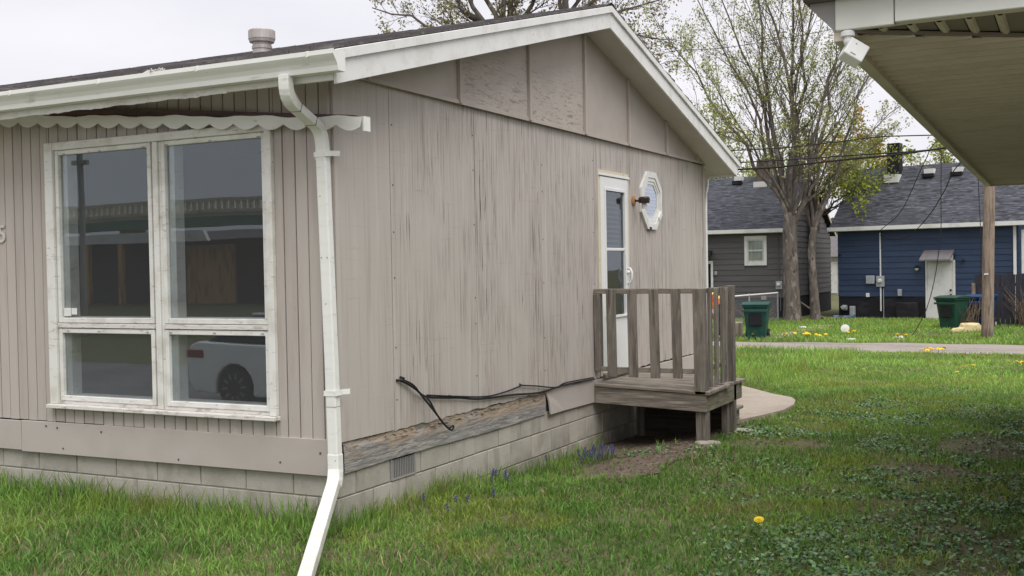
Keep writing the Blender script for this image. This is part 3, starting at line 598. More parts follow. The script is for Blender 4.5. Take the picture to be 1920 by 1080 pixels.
# loose cable on the gable wall
def cyl_path(pts, n=6):
    out = []; P4 = [Vector(p) for p in pts]
    for i in range(len(P4)-1):
        p0, p1, p2, p3 = P4[max(i-1,0)], P4[i], P4[i+1], P4[min(i+2, len(P4)-1)]
        for k in range(n):
            t = k/n; out.append(.5*((2*p1)+(p2-p0)*t+(2*p0-5*p1+4*p2-p3)*t*t+(3*p1-p0-3*p2+p3)*t**3))
    out.append(P4[-1]); return out
x = .026
CB = MB().tube(cyl_path([(.008,.68,.958),(x,.74,.945),(x+.01,.87,.885),(x,1.03,.806),(x,1.25,.77),(x,1.53,.737),(x,1.87,.69),(x,2.43,.66),(x,2.95,.622),(x,3.5,.632),(x,4.20,.618)]), .0085, 7)
CB.tube(cyl_path([(.008,.76,.955),(x+.012,.85,.91),(x+.03,.93,.83),(x+.055,1.06,.70),(x+.07,1.18,.585),(x+.06,1.29,.527),(x+.05,1.345,.53),(x+.05,1.34,.55),(x+.06,1.25,.55),(x+.055,1.13,.64),(x+.03,1.05,.765),(x+.01,1.03,.80)]), .0075, 7)
CB.tube(cyl_path([(.008,2.60,.735),(x,2.62,.72),(x,2.9,.685),(x,3.3,.63),(x,3.52,.65),(x,4.18,.635)]), .0065, 6)
CB.tube(cyl_path([(x+.004,1.05,.812),(x+.006,1.5,.752),(x+.004,1.95,.70),(x+.002,2.3,.70),(x,2.62,.722)]), .0065, 6)
CB.bar((.006,.735,.975),(.04,.74,.965),.02,.012); CB.bar((.006,1.40,.765),(.04,1.41,.755),.012,.02)
tag(CB.build('loose_cable', black, smooth=True), 'black loose cable draped along the foot of the cracked plywood wall', 'cable')
#--MARK-PORCH
# ------------------------------------------------------------------ wooden porch
PO = thing('wooden_porch', 'small weathered grey wooden porch with railing at the side door of the tan house', 'porch', (.6, 4.85, gh(.6, 4.85)), world=True)
def dz(x): return .578-.040*x                        # the deck sags away from the wall
shade_pan = wood('under_deck_shade_wood', 0, (.06,.05,.042))  # very dark colour carries the shade below the deck
y = 4.205
while y < 5.44:
    w = .138; xe = 1.172+rr.uniform(-.02, .022); m_ = MB(); t = .032; q = rr.uniform(-.004, .004)
    m_.add([(.03,y,dz(.03)-t),(xe,y,dz(xe)-t+q),(xe,y+w,dz(xe)-t+q),(.03,y+w,dz(.03)-t),(.03,y,dz(.03)),(xe,y,dz(xe)+q),(xe,y+w,dz(xe)+q),(.03,y+w,dz(.03))], [(0,3,2,1),(4,5,6,7),(0,1,5,4),(1,2,6,5),(2,3,7,6),(3,0,4,7)])
    m_.build('deck_board', wood_x, PO, bevel=.004); y += w+.007
def rim(x0, x1, y0, y1, h=.165, name='rim_joist', m=wood_x):
    zl, zr = dz(x0)-.034, dz(x1)-.034
    MB().add([(x0,y0,zl-h),(x1,y0,zr-h),(x1,y1,zr-h),(x0,y1,zl-h),(x0,y0,zl),(x1,y0,zr),(x1,y1,zr),(x0,y1,zl)], [(0,3,2,1),(4,5,6,7),(0,1,5,4),(1,2,6,5),(2,3,7,6),(3,0,4,7)]).build(name, m, PO, bevel=.004)
rim(.02, 1.157, 4.222, 4.260); rim(1.118, 1.156, 4.262, 5.42, m=wood_y); rim(.02, 1.157, 5.422, 5.46); rim(.4, .438, 4.262, 5.42, name='joist', m=wood_y); rim(.78, .818, 4.262, 5.42, name='joist', m=wood_y)
def post(x0, x1, y0, y1, z0, z1, lean=(0, 0), name='post', m=wood_z, bev=.005):
    lx, ly = lean
    MB().add([(x0,y0,z0),(x1,y0,z0),(x1,y1,z0),(x0,y1,z0),(x0+lx,y0+ly,z1),(x1+lx,y0+ly,z1),(x1+lx,y1+ly,z1),(x0+lx,y1+ly,z1)], [(0,3,2,1),(4,5,6,7),(0,1,5,4),(1,2,6,5),(2,3,7,6),(3,0,4,7)]).build(name, m, PO, bevel=bev)
post(1.046, 1.156, 4.205, 4.300, dz(1.1)-.034, 1.502, (-.008, 0)); post(1.036, 1.150, 4.262, 4.352, gh(1.1, 4.3)+.01, dz(1.1)-.202)
post(1.05, 1.118, 5.06, 5.13, gh(1.1, 5.1)-.03, 1.49); post(1.066, 1.156, 5.165, 5.255, gh(1.1, 5.2), 1.508)
post(.012, .075, 4.24, 4.33, .69, 1.455)
MB().box(.03, 1.06, 5.395, 5.415, -.1, .37).build('added_shade_panel', shade_pan, PO)  # added panel, coloured dark to paint the shade under the porch
post(.03, .12, 5.33, 5.42, gh(0, 5.4)-.1, dz(0)-.2)
for k, (a, b_) in enumerate(((.158,.250), (.379,.470), (.604,.694), (.829,.918))):
    post(a, b_, 4.222, 4.256, .640+.002*k, 1.500+rr.uniform(-.004, .004), (-.006-.002*k, 0), 'baluster', bev=.003)
for y in (4.425, 4.635, 4.835): post(1.122, 1.154, y-.033, y+.033, dz(1.14)+.02, 1.502+rr.uniform(-.006, .004), (rr.uniform(-.006,.004), rr.uniform(-.008,.008)), 'baluster', bev=.003)
MB().box(-.0+.010, 1.045, 4.258, 4.296, 1.455, 1.505).build('rail', wood_x, PO, bevel=.004); MB().box(.010, 1.045, 4.258, 4.296, .690, .735).build('rail', wood_x, PO, bevel=.004)
MB().box(1.075, 1.118, 4.302, 5.035, 1.455, 1.500).build('rail', wood_y, PO, bevel=.004); MB().box(1.075, 1.118, 4.302, 5.035, .705, .745).build('rail', wood_y, PO, bevel=.004)
for (y, z) in ((5.47, .36), (5.74, .185)):
    MB().box(.18, 1.02, y, y+.27, z-.035, z).build('step', wood_x, PO, bevel=.005)
for xx in (.22, .94):
    MB().prism([(5.465, .30), (5.72, .318), (5.725, .145), (5.99, .145), (5.99, gh(xx, 6)), (5.465, gh(xx, 5.5))], 0, xx, xx+.04).build('stringer', wood_y, PO)
for (xx, yy, lb) in ((1.17, 4.23, 'flat grey stone under the front corner post of the porch'), (1.20, 5.27, 'flat grey stone under the rear post of the porch')):
    b = MB(); n = 9; pl = [(.13*math.cos(2*math.pi*k/n)*rr.uniform(.8,1.1), .10*math.sin(2*math.pi*k/n)*rr.uniform(.8,1.1)) for k in range(n)]
    b.prism(pl, 2, -.03, .045); tag(b.build('stone', block, loc=(xx, yy, gh(xx, yy)), bevel=.012), lb, 'stone', 'stones under the porch posts')

# ------------------------------------------------------------------ neighbour's eave at the right edge
sof_tan = mat('tan_vinyl_soffit', (.60,.49,.445), [dict(c=(.51,.415,.375), s=(1.5,1.5,1.5), lo=.4, hi=.7, a=.6)], rough=.6, rnd=.05)
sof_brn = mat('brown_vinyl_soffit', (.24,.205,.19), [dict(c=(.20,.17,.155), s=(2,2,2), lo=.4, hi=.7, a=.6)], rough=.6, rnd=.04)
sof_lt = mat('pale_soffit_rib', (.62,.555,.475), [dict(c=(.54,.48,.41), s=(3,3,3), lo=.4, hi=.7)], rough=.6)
nb_wall = mat('neighbour_siding', (.55,.53,.48), [dict(c=(.48,.46,.42), s=(3,3,3), lo=.4, hi=.7)], rough=.6, rnd=.03)
nb_trim = mat('neighbour_trim', (.70,.71,.66), [dict(c=(.6,.6,.55), s=(3,3,3), lo=.45, hi=.7, a=.7), dict(c=(.4,.38,.33), s=(30,30,30), lo=.68, hi=.74, a=.6)], rough=.45, bump=[((2,2,2), .06, .01)])
NB = thing('neighbour_house', "neighbour's house with wide ribbed tan soffit and white fascia at the right edge", 'house', (6.5, 3, gh(6.5, 3)), world=True)
NX, NY0, NY1, NZ = 3.475, -1.505, 8.08, 2.60
def nx(y): return NX-(y-NY0)*.0105                   # the side eave runs slightly askew to the tan house
# soffit panels of the long side: each rib strip is a panel, cut along the mitre
def mit_x(y): return NX+(y-NY0)/.75                  # mitre line from the corner
y = NY0+.03; pw = .142
while y < NY1-.02:
    y1 = min(y+pw-.004, NY1-.02); xe = 5.3
    xa, xb = min(xe, mit_x(y)), min(xe, mit_x(y1))
    def strip_(name, prof, m_):
        v = []
        for (yy, zz) in prof: v += [(nx(yy)+.02, yy, zz), (max(min(xe, mit_x(yy)), nx(yy)+.021), yy, zz)]
        MB().add(v, [(2*i, 2*i+1, 2*i+3, 2*i+2) for i in range(len(prof)-1)]).build(name, m_, NB)
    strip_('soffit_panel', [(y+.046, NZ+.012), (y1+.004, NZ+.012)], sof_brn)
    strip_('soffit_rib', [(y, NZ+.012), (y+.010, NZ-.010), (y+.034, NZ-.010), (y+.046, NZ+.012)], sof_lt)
    y += pw
b = MB(); b.box(NX+.02, 5.3, NY0+.02, NY1, NZ+.062, NZ+.07); b.build('soffit_backing', dark_in, NB)
x = NX+.12; k = 0
while x < 5.2:
    x1 = x+.1016-.004
    def my(xx): return NY0+(xx-NX)*.75-.006
    s_ = MB(); v = []
    for (xx, zz) in ((x, NZ+.016), (x+.014, NZ+.004), (x+.026, NZ+.004), (x+.034, NZ+.015), (x1, NZ+.016)): v += [(xx, NY0+.024, zz), (xx, my(xx), zz)]
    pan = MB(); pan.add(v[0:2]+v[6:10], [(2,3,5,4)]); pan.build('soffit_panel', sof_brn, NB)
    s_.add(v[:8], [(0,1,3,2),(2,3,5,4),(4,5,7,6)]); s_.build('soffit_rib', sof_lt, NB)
    x += .1016; k += 1
b = MB(); b.bar((NX+.02, NY0+.015, NZ+.004), (5.3, NY0+(5.3-NX)*.75, NZ+.004), .03, .012); b.build('mitre_trim', sof_brn, NB)
# side fascia, front fascia, gutter
b = MB(); b.add([(nx(NY0)-.03,NY0,NZ-.03),(nx(NY0)+.02,NY0,NZ-.03),(nx(NY1)+.02,NY1,NZ-.03),(nx(NY1)-.03,NY1,NZ-.03),(nx(NY0)-.03,NY0,NZ+.17),(nx(NY0)+.02,NY0,NZ+.17),(nx(NY1)+.02,NY1,NZ+.17),(nx(NY1)-.03,NY1,NZ+.17)], [(0,3,2,1),(4,5,6,7),(0,1,5,4),(1,2,6,5),(2,3,7,6),(3,0,4,7)])
b.build('side_fascia', sof_lt, NB)
b = MB(); b.box(NX-.02, 3.665, NY0-.02, NY0+.018, NZ+.006, NZ+.16); b.build('fascia', nb_trim, NB, bevel=.003)
b = MB(); b.box(3.669, 5.4, NY0-.023, NY0+.015, NZ+.014, NZ+.16); b.build('fascia', nb_trim, NB, bevel=.003)
b = MB(); b.box(NX-.012, 5.4, NY0+.0185, NY0+.03, NZ+.010, NZ+.04); b.build('fascia_channel', sof_lt, NB)
b = MB(); b.prism([(NX-.115, NZ+.105), (NX-.022, NZ+.002), (NX-.022, NZ+.125), (NX-.115, NZ+.125)], 1, NY0-.005, NY0+.03); b.build('eave_return', grille_m, NB)
gp = [(NY0-.024+(q[0]-YG), q[1]) for q in gprof(YG, NZ+.135)]
GN = MB().prism(gp, 0, NX-.155, 5.5).build('gutter', nb_trim, NB); MB().prism(gp[:10], 0, NX-.160, NX-.1555).build('end_cap', nb_trim, GN)
for xx in (3.60, 4.3): MB().box(xx-.012, xx+.012, NY0-.16, NY0-.02, NZ+.128, NZ+.1345).build('hanger', grille_m, GN)
b = MB(); b.box(nx(NY1)-.03, 5.4, NY1-.02, NY1, NZ-.03, NZ+.17); b.build('rear_fascia', sof_lt, NB)
b = MB(); b.prism([(NX-.13, NZ+.18), (7.9, NZ+1.05), (12.3, NZ+.18), (12.3, NZ+.12), (NX-.13, NZ+.12)], 1, NY0-.06, NY1+.05); b.build('roof', shingle, NB)
k = 0; z = gh(6, 3)-.1
b = MB(); b.box(5.45, 10.4, -.6, 7.4, z, NZ+.1); b.build('wall', dark_in, NB)
while z < NZ-.02:
    MB().prism([(5.43, z), (5.455, z), (5.455, z+.2), (5.445, z+.2)], 1, -.62, 7.42).build('siding_board', nb_wall, NB); z += .203
# white box-shaped sensor hanging from the fascia corner
CX, CY, CZ = 3.508, NY0-.005, NZ-.075
SN = thing('outdoor_sensor', 'small white cube-shaped outdoor sensor hanging from the corner of the white fascia', 'sensor', (CX, CY, CZ))
MB().lathe([(.026,0),(.026,.014),(.020,.020)], 16).build('mount_base', door_w, SN, loc=(-.010, .0, .058), smooth=False)
MB().lathe([(.004,-.022),(.016,-.018),(.019,-.004),(.013,.010),(.012,.018)], 14).build('swivel_ball', door_w, SN, loc=(-.008, 0, .046), smooth=True)
b = MB(); b.box(-.036, .042, -.034, .036, -.036, .036); hb = b.build('housing', door_w, SN, bevel=.005, seg=2); hb.rotation_euler = (R(-14), R(32), R(24)); hb.location = (.008, 0, -.004)
b = MB(); b.box(-.014, .008, -.0352, -.0340, -.026, -.021); b.box(-.012,-.006,-.0352,-.034,.016,.020); b.build('marking', grille_m, hb, kind='stuff')
b = MB(); b.box(.0420, .0430, -.018, -.004, .014, .022); b.build('sensor_window', grille_m, hb)
#--MARK-FAR
# ------------------------------------------------------------------ houses across the alley
GF = gh(0, 33)
def far_shingle(name, base):
    m = mat(name, base, [dict(c=[c*.45 for c in base], s=(2.6,9,15), lo=.47, hi=.58, a=.9, det=1), dict(c=[c*2.0 for c in base], s=(3.4,14,20), lo=.54, hi=.64, a=.75, det=1), dict(c=[c*.75 for c in base], s=(.6,.6,.6), lo=.45, hi=.65, a=.6)], rough=.95)
    return m
far_roof = far_shingle('far_blue_grey_shingle', (.066,.069,.083))
blue_sid = mat('dark_blue_siding', (.027,.047,.095), [dict(c=(.036,.06,.115), s=(.7,.7,3), lo=.4, hi=.7)], rough=.5, rnd=.05)
grey_sid = mat('dark_grey_siding', (.105,.098,.10), [dict(c=(.088,.083,.085), s=(.7,.7,3), lo=.4, hi=.7)], rough=.6, rnd=.05)
found_m = mat('black_foundation', (.015,.015,.018), [dict(c=(.03,.03,.034), s=(2,2,5), lo=.45, hi=.7)], rough=.9)
far_white = mat('far_white_trim', (.72,.72,.70), [dict(c=(.6,.6,.57), s=(3,3,3), lo=.45, hi=.7)], rough=.5)
grey_plastic = mat('grey_meter_box', (.36,.38,.39), [dict(c=(.28,.3,.31), s=(8,8,8), lo=.45, hi=.7)], rough=.5)
hood_m = mat('grey_hood_shingle', (.17,.16,.165), [dict(c=(.11,.105,.11), s=(14,20,20), lo=.45, hi=.65)], rough=.9)
curtain = mat('pale_curtain', (.62,.64,.60), [dict(c=(.45,.47,.45), s=(12,4,1), lo=.4, hi=.7)], rough=.8)
brick_m = mat('brown_chimney_brick', (.12,.09,.08), [dict(c=(.10,.07,.06), s=(10,10,22), lo=.45, hi=.65), dict(c=(.25,.2,.18), s=(8,8,30), lo=.6, hi=.7, a=.7)], rough=.95)
def lap(parent, u0, u1, z0, z1, m, pitch=.2, y=0, holes=()):
    """lap boards on a wall facing local -y; holes are (u0,u1,z0,z1)"""
    z = z0
    while z < z1-.02:
        h = min(pitch, z1-z); segs = [(u0, u1)]
        for (a, b_, c_, d) in holes:
            if z+h > c_ and z < d: segs = [s for q in segs for s in ((q[0], min(q[1], a)), (max(q[0], b_), q[1])) if s[1]-s[0] > .02]
        for (a, b_) in segs:
            MB().prism([(y-.028, z), (y+.01, z), (y+.01, z+h), (y-.008, z+h-.001)], 0, a, b_).build('siding_board', m, parent)
        z += pitch
BH = thing('blue_house', 'dark blue lap-sided house with white door and dark shingle roof across the alley', 'house', (.2, 34.17, GF), R(-10))
U0, U1 = -3.58, 2.47
lap(BH, U0, U1, .76, 3.12, blue_sid, .2, holes=((-.50,.48,.0,2.02),))
b = MB(); b.box(U0+.02, U1-.02, .012, 5.2, -.2, 3.1); b.build('wall', blue_sid, BH)
b = MB(); b.box(U0+.01, -.5, -.004, .011, -.2, .755); b.box(.48, U1, -.004, .011, -.2, .755); b.build('foundation', found_m, BH)
b = MB(); ov = .32
b.prism([(-ov, 3.18), (2.6, 5.5), (5.5, 3.18), (5.5, 3.10), (2.6, 5.40), (-ov, 3.10)], 0, -3.80, 2.8); BR = b.build('roof', far_roof, BH)
b = MB(); b.box(-3.82, 2.82, -ov-.09, -ov-.002, 3.10, 3.235); b.build('gutter', far_white, BH)
b = MB(); b.box(-3.80, 2.80, -ov, -.01, 3.085, 3.10); b.build('soffit', far_white, BH)
b = MB(); b.add([(-3.81,-ov,3.16),(-3.81,2.6,5.48),(-3.81,2.6,5.38),(-3.81,-ov,3.08),(-3.79,-ov,3.16),(-3.79,2.6,5.48),(-3.79,2.6,5.38),(-3.79,-ov,3.08)], [(0,1,2,3),(7,6,5,4),(0,4,5,1),(3,2,6,7)]); b.build('rake_board', far_white, BH)
CHM = MB().box(-2.44, -2.0, 2.0, 2.42, 4.8, 6.32).build('chimney', found_m, BR); MB().box(-2.48, -1.96, 1.72, 2.3, 4.86, 5.16).build('flashing', far_white, BR)
for (u, v) in ((-.95, 2.1), (.02, 2.15)):
    b = MB(); b.box(u-.17, u+.17, v-.1, v+.16, 5.06, 5.30); k_ = b.build('roof_vent', far_white, BR); MB().box(u-.2, u+.2, v-.28, v-.101, 5.0, 5.12).build('vent_opening', found_m, k_)
dr = MB().box(-.445, .405, -.03, .008, .0, 1.93).build('back_door', far_white, BH, bevel=.006)
for zz in (.98, .82): MB().lathe([(.035,0),(.035,.04),(.02,.05)], 10).rot(R(90), axis='X').build('door_knob', found_m, dr, loc=(.33, -.032, zz))
b = MB(); b.box(-.50, -.447, -.05, .008, -.05, 2.0); b.box(.407, .48, -.05, .008, -.05, 2.0); b.box(-.447, .407, -.05, .008, 1.932, 2.0); b.build('door_frame', far_white, dr)
hd = MB().prism([(-.62, 2.03), (.0, 2.36), (.0, 2.28), (-.62, 1.98)], 0, -.54, .46).build('door_hood', hood_m, BH)
b = MB(); b.prism([(-.60, 1.99), (-.03, 2.27), (-.03, 1.99)], 0, -.50, -.46); b.prism([(-.60, 1.99), (-.03, 2.27), (-.03, 1.99)], 0, .38, .42); b.build('hood_side', far_white, hd, kind='stuff')
cd = MB().tube([(-2.04,-.05,.25),(-2.04,-.05,3.0)], .028, 8).build('conduit', far_white, BH); MB().tube([(-1.94,-.05,-.05),(-1.94,-.05,1.05)], .014, 6).build('ground_wire', grey_plastic, cd)
mb_ = MB().box(-2.18, -1.90, -.12, -.02, 1.10, 1.48).build('meter_box', grey_plastic, BH, bevel=.012); MB().lathe([(.075,0),(.075,.05),(.05,.09)], 14).rot(R(90), axis='X').build('meter_dial', far_white, mb_, loc=(-2.04,-.12,1.31))
MB().box(-2.55, -2.24, -.12, -.02, 1.20, 1.50).build('utility_box', grey_plastic, BH, bevel=.03, seg=2); MB().box(-2.56, -2.44, -.08, -.02, .74, .88).build('outlet_box', far_white, BH, bevel=.01)
MB().box(-1.44, -1.30, -.10, -.02, .78, 1.02).build('outlet_box', grey_plastic, BH, bevel=.01)
lm = MB().lathe([(.04,.10),(.07,.06),(.075,0)], 12).build('wall_lamp', found_m, BH, loc=(-.77,-.11,1.74)); MB().lathe([(.02,-.09),(.06,-.05),(.066,-.005)], 12).build('lamp_glass', far_white, lm)
MB().lathe([(.045,0),(.045,.08)], 10).rot(R(90), axis='X').build('camera', found_m, BH, loc=(.74,-.03,1.98)); MB().lathe([(.04,0),(.04,.08)], 10).rot(R(90), axis='X').build('camera', found_m, BH, loc=(U0+.07,-.03,2.25))
MB().tube([(U0+.18,-.12,.33),(U0+.22,-.12,.36),(U0+.34,-.12,.36)], .10, 10).build('gas_regulator', grey_plastic, BH); MB().box(U0+.46, U0+.64, -.2, -.03, .08, .42).build('gas_meter', grey_plastic, BH, bevel=.03, seg=2)
MB().box(-1.40, -.72, -.42, -.006, -.05, .56).build('window_well', found_m, BH, bevel=.02)
for u, zt in ((2.37, 3.1), (2.62, 2.95)):
    MB().box(u-.045, u+.045, -.10, -.03, .0, zt).build('downspout', far_white, BH, bevel=.01)
# grey house
GH = thing('grey_house', 'dark grey lap-sided house with one small white window behind the two tree trunks', 'house', (-5.67, 33.14, GF), 0)
GU = .85
lap(GH, -6, GU, .78, 3.12, grey_sid, .2, holes=((-.62,.19,1.92,3.0),))
b = MB(); b.box(-5.98, GU-.03, .012, 8.0, -.2, 3.1); b.build('wall', grey_sid, GH)
b = MB(); b.box(-5.98, GU-.005, -.004, .011, -.2, .775); b.box(GU-.03, GU+.004, .0111, 8.0, -.2, .775); b.build('foundation', found_m, GH)
z = .78; gt = 5.32
while z < 5.2:                                        # gable side: boards shorten towards the peak
    h = min(.2, 5.25-z); vr = (z+h-3.1)/(5.3-3.1)*4 if z+h > 3.1 else 0
    a, b_ = max(0.012, vr), min(8.0, 8-vr)
    if b_-a > .1: MB().add([(GU-.028,a,z),(GU+.028,a,z),(GU+.028,b_,z),(GU-.028,b_,z),(GU-.028,a,z+h),(GU+.008,a,z+h),(GU+.008,b_,z+h),(GU-.028,b_,z+h)], [(0,3,2,1),(4,5,6,7),(0,1,5,4),(1,2,6,5),(2,3,7,6),(3,0,4,7)]).build('siding_board', grey_sid, GH)
    z += .2
b = MB(); b.prism([(.05, 3.1), (4, 5.25), (7.95, 3.1)], 0, GU-.1, GU-.03); b.build('gable_wall', grey_sid, GH)
b = MB(); b.prism([(-.3, 3.20), (4, 5.42), (8.4, 3.17), (8.4, 3.08), (4, 5.32), (-.3, 3.10)], 0, -6.2, 1.0); GR = b.build('roof', far_roof, GH)
b = MB(); b.box(-6.2, 1.01, -.39, -.302, 3.09, 3.22); b.build('gutter', far_white, GH)
b = MB(); b.box(-6.2, .99, -.30, -.01, 3.075, 3.095); b.build('soffit', far_white, GH)
for (p0, p1) in (((-.32, 3.16), (4, 5.38)), ((4.001, 5.38), (8.42, 3.13))):
    b = MB(); b.prism([(p0[0], p0[1]-.11), (p1[0], p1[1]-.11), p1, p0], 0, 1.001, 1.03); b.build('rake_board', cream if p0[0] > 2 else far_white, GH)
WG = MB(); u0, u1, z0, z1 = -.615, .185, 1.93, 2.985
WG.box(u0, u0+.10, -.045, .008, z0, z1); WG.box(u1-.10, u1, -.045, .008, z0, z1); WG.box(u0+.1, u1-.1, -.045, .008, z1-.12, z1); WG.box(u0+.1, u1-.1, -.05, .008, z0, z0+.12)
wg = WG.build('window', far_white, GH)
b = MB(); b.box(u0+.1005, u0+.15, -.03, .006, z0+.121, z1-.121); b.box(u1-.15, u1-.1005, -.03, .006, z0+.121, z1-.121); b.box(u0+.15, u1-.15, -.03, .006, 2.43, 2.49); b.box(u0+.15, u1-.15, -.03, .006, z1-.17, z1-.121); b.box(u0+.15, u1-.15, -.03, .006, z0+.121, z0+.17); b.build('sash', curtain, wg)
for za, zb in ((z0+.171, 2.429), (2.491, z1-.171)):
    MB().box(u0+.151, u1-.151, -.016, -.010, za, zb).build('pane', glass_mat('far_glass', 1.4, (.85,.87,.85)), wg)
MB().box(u0+.11, u1-.11, -.006, .004, z0+.13, z1-.13).build('curtain', curtain, wg)
ch = MB().box(-1.02, -.62, 3.4, 3.8, 4.9, 6.02).build('chimney', brick_m, GR); MB().box(-1.07, -.57, 3.05, 3.7, 4.86, 5.14).build('flashing', far_white, GR)
for u, v in ((-1.78, 3.6), (.12, 3.6)):
    k_ = MB().box(u-.15, u+.15, v-.15, v+.2, 5.2, 5.42).build('roof_vent', far_white, GR); MB().box(u-.19, u+.19, v-.32, v-.151, 5.1, 5.24).build('vent_opening', found_m, k_)
bc = MB().box(GU+.03, GU+.26, 3.9, 4.6, 3.2, 5.62).build('gable_chimney', brick_m, GH); MB().box(GU-.02, GU+.31, 3.82, 4.68, 5.62, 5.72).build('chimney_cap', found_m, bc); MB().box(GU+.261, GU+.28, 3.9, 3.98, 3.3, 5.4).build('chimney_flashing', far_white, bc)
mm = MB().box(.51, .72, -.12, -.02, 1.07, 1.36).build('meter_box', grey_plastic, GH, bevel=.01); MB().lathe([(.06,0),(.06,.06),(.03,.09)], 12).rot(R(90), axis='X').build('meter_dial', far_white, mm, loc=(.61,-.12,1.24))
MB().tube([(.6,-.05,1.36),(.6,-.05,3.1)], .02, 6).build('conduit', grey_sid, GH); MB().tube([(.66,-.05,.3),(.66,-.05,1.07)], .02, 6).build('conduit', grey_sid, GH)
MB().box(-.02, .16, -.10, -.02, .70, .84).build('dryer_vent', grey_plastic, GH, bevel=.01); MB().box(-1.72,-1.62,-.1,-.02,1.60,1.74).build('wall_lamp', grey_plastic, GH, bevel=.02)
dw = MB(); dw.box(-2.75, -1.86, -.04, -.03, -.0, 2.02); d_ = dw.build('back_door', found_m, GH)
b = MB(); b.box(-1.86, -1.78, -.06, -.028, 0, 2.12); b.box(-2.83, -2.75, -.06, -.028, 0, 2.12); b.box(-2.75, -1.86, -.06, -.028, 2.02, 2.12); b.build('door_frame', far_white, d_)
MB().prism([(-.75, 2.16), (-.02, 2.5), (-.02, 2.42), (-.75, 2.12)], 0, -2.95, -1.80).build('door_hood', found_m, GH)
# house far right behind the board fence
RH = thing('pale_trim_house', 'grey-brown house with white corner trim partly hidden behind the board fence at far right', 'house', (4.05, 37.5, GF), R(-4))
lap(RH, -.62, 6, .1, 4.8, hood_m, .22)
b = MB(); b.box(-.6, 6, .012, 6, -.2, 4.8); b.build('wall', hood_m, RH)
b = MB(); b.prism([(-.3, 4.75), (3, 7.2), (6.3, 4.75)], 0, -.8, 6.3); b.build('roof', brick_m, RH)
MB().box(-.20, -.04, -.07, -.03, 2.2, 4.7).build('window_frame', far_white, RH); MB().box(-.04, .8, -.05, -.03, 2.2, 4.7).build('pane', found_m, RH); MB().box(-.70, -.60, -.05, .02, .1, 4.75).build('corner_board', far_white, RH)
# small white outbuilding seen in the gap between the two houses
OB = thing('white_shed', 'small pale shed glimpsed in the gap between the grey and blue houses', 'shed', (-9.9, 62, GF), R(-8))
MB().box(-3, 3, 0, 4, 0, 2.3).build('wall', nb_wall, OB); MB().prism([(-.4, 2.3), (2, 3.6), (4.4, 2.3)], 0, -3.3, 3.3).build('roof', hood_m, OB)
MB().box(-1.5, 1.5, -.06, -.01, .1, 2.0).build('door', far_white, OB)

# ------------------------------------------------------------------ wheeled bins
def bin_mat(name, col): return mat(name, col, [dict(c=[c*.6 for c in col], s=(5,5,5), lo=.45, hi=.7, a=.7), dict(c=[c*1.6+.02 for c in col], s=(12,12,3), lo=.6, hi=.75, a=.5)], rough=.5)
green_p = bin_mat('green_bin_plastic', (.016,.070,.055)); blue_p = bin_mat('blue_bin_plastic', (.012,.045,.13)); green_d = bin_mat('dark_green_bin_plastic', (.014,.06,.038))
def make_bin(m, label, loc, rz, group):
    B = thing('wheeled_bin', label, 'wheeled bin', loc, rz, group)
    b = MB(); lv = [(.24,.25,.05),(.26,.27,.3),(.30,.34,.80),(.315,.36,.86),(.34,.38,.86),(.34,.38,.90)]
    for i, (w, d, z) in enumerate(lv): b.v += [(-w,-d,z),(w,-d,z),(w,d,z),(-w,d,z)]
    b.f.append((3,2,1,0)); b.f.append((20,21,22,23))
    for i in range(len(lv)-1):
        for k in range(4): b.f.append((i*4+k, i*4+(k+1) % 4, i*4+4+(k+1) % 4, i*4+4+k))
    b.build('body', m, B, bevel=.02, seg=2)
    l = MB(); l.prism([(-.41,.905),(-.405,.945),(-.1,.985),(.3,.985),(.40,.95),(.40,.905)], 0, -.36, .36); l.build('lid', m, B, bevel=.015, seg=2)
    MB().box(-.30, .30, .385, .44, .80, .84).build('handle', m, B, bevel=.01)
    MB().box(-.17, .17, -.352, -.30, .38, .70).build('label_panel', found_m, B, bevel=.01)
    MB().box(-.335, .335, -.40, -.383, .74, .80).build('lift_bar', m, B, bevel=.008)
    for s in (-1, 1):
        MB().lathe([(.13,-.03),(.135,0),(.13,.03)], 18).rot(R(90), axis='Y').build('wheel', black, B, loc=(s*.285, .25, .13))
        MB().lathe([(.06,0),(.06,.02)], 12).rot(R(90), axis='Y').build('wheel_hub', grey_plastic, B, loc=(s*.285+(.02 if s > 0 else -.04), .25, .13))
    b = MB(); b.box(-.22,-.10,-.30,-.2,.0,.10); b.box(.10,.22,-.30,-.2,.0,.10); b.build('foot', m, B, bevel=.01)
    return B
make_bin(green_p, 'green wheeled bin standing alone by the chain-link fence at the alley edge', (-3.28, 23.15, gh(-3, 23)), R(8), 'wheeled bins by the alley')
make_bin(green_d, 'dark green wheeled bin in front of the white door of the blue house', (1.13, 28.0, gh(1, 28)), R(-28), 'wheeled bins by the alley')
make_bin(blue_p, 'blue wheeled bin between the dark green bin and the board fence', (1.82, 28.9, gh(1, 29)), R(-20), 'wheeled bins by the alley')

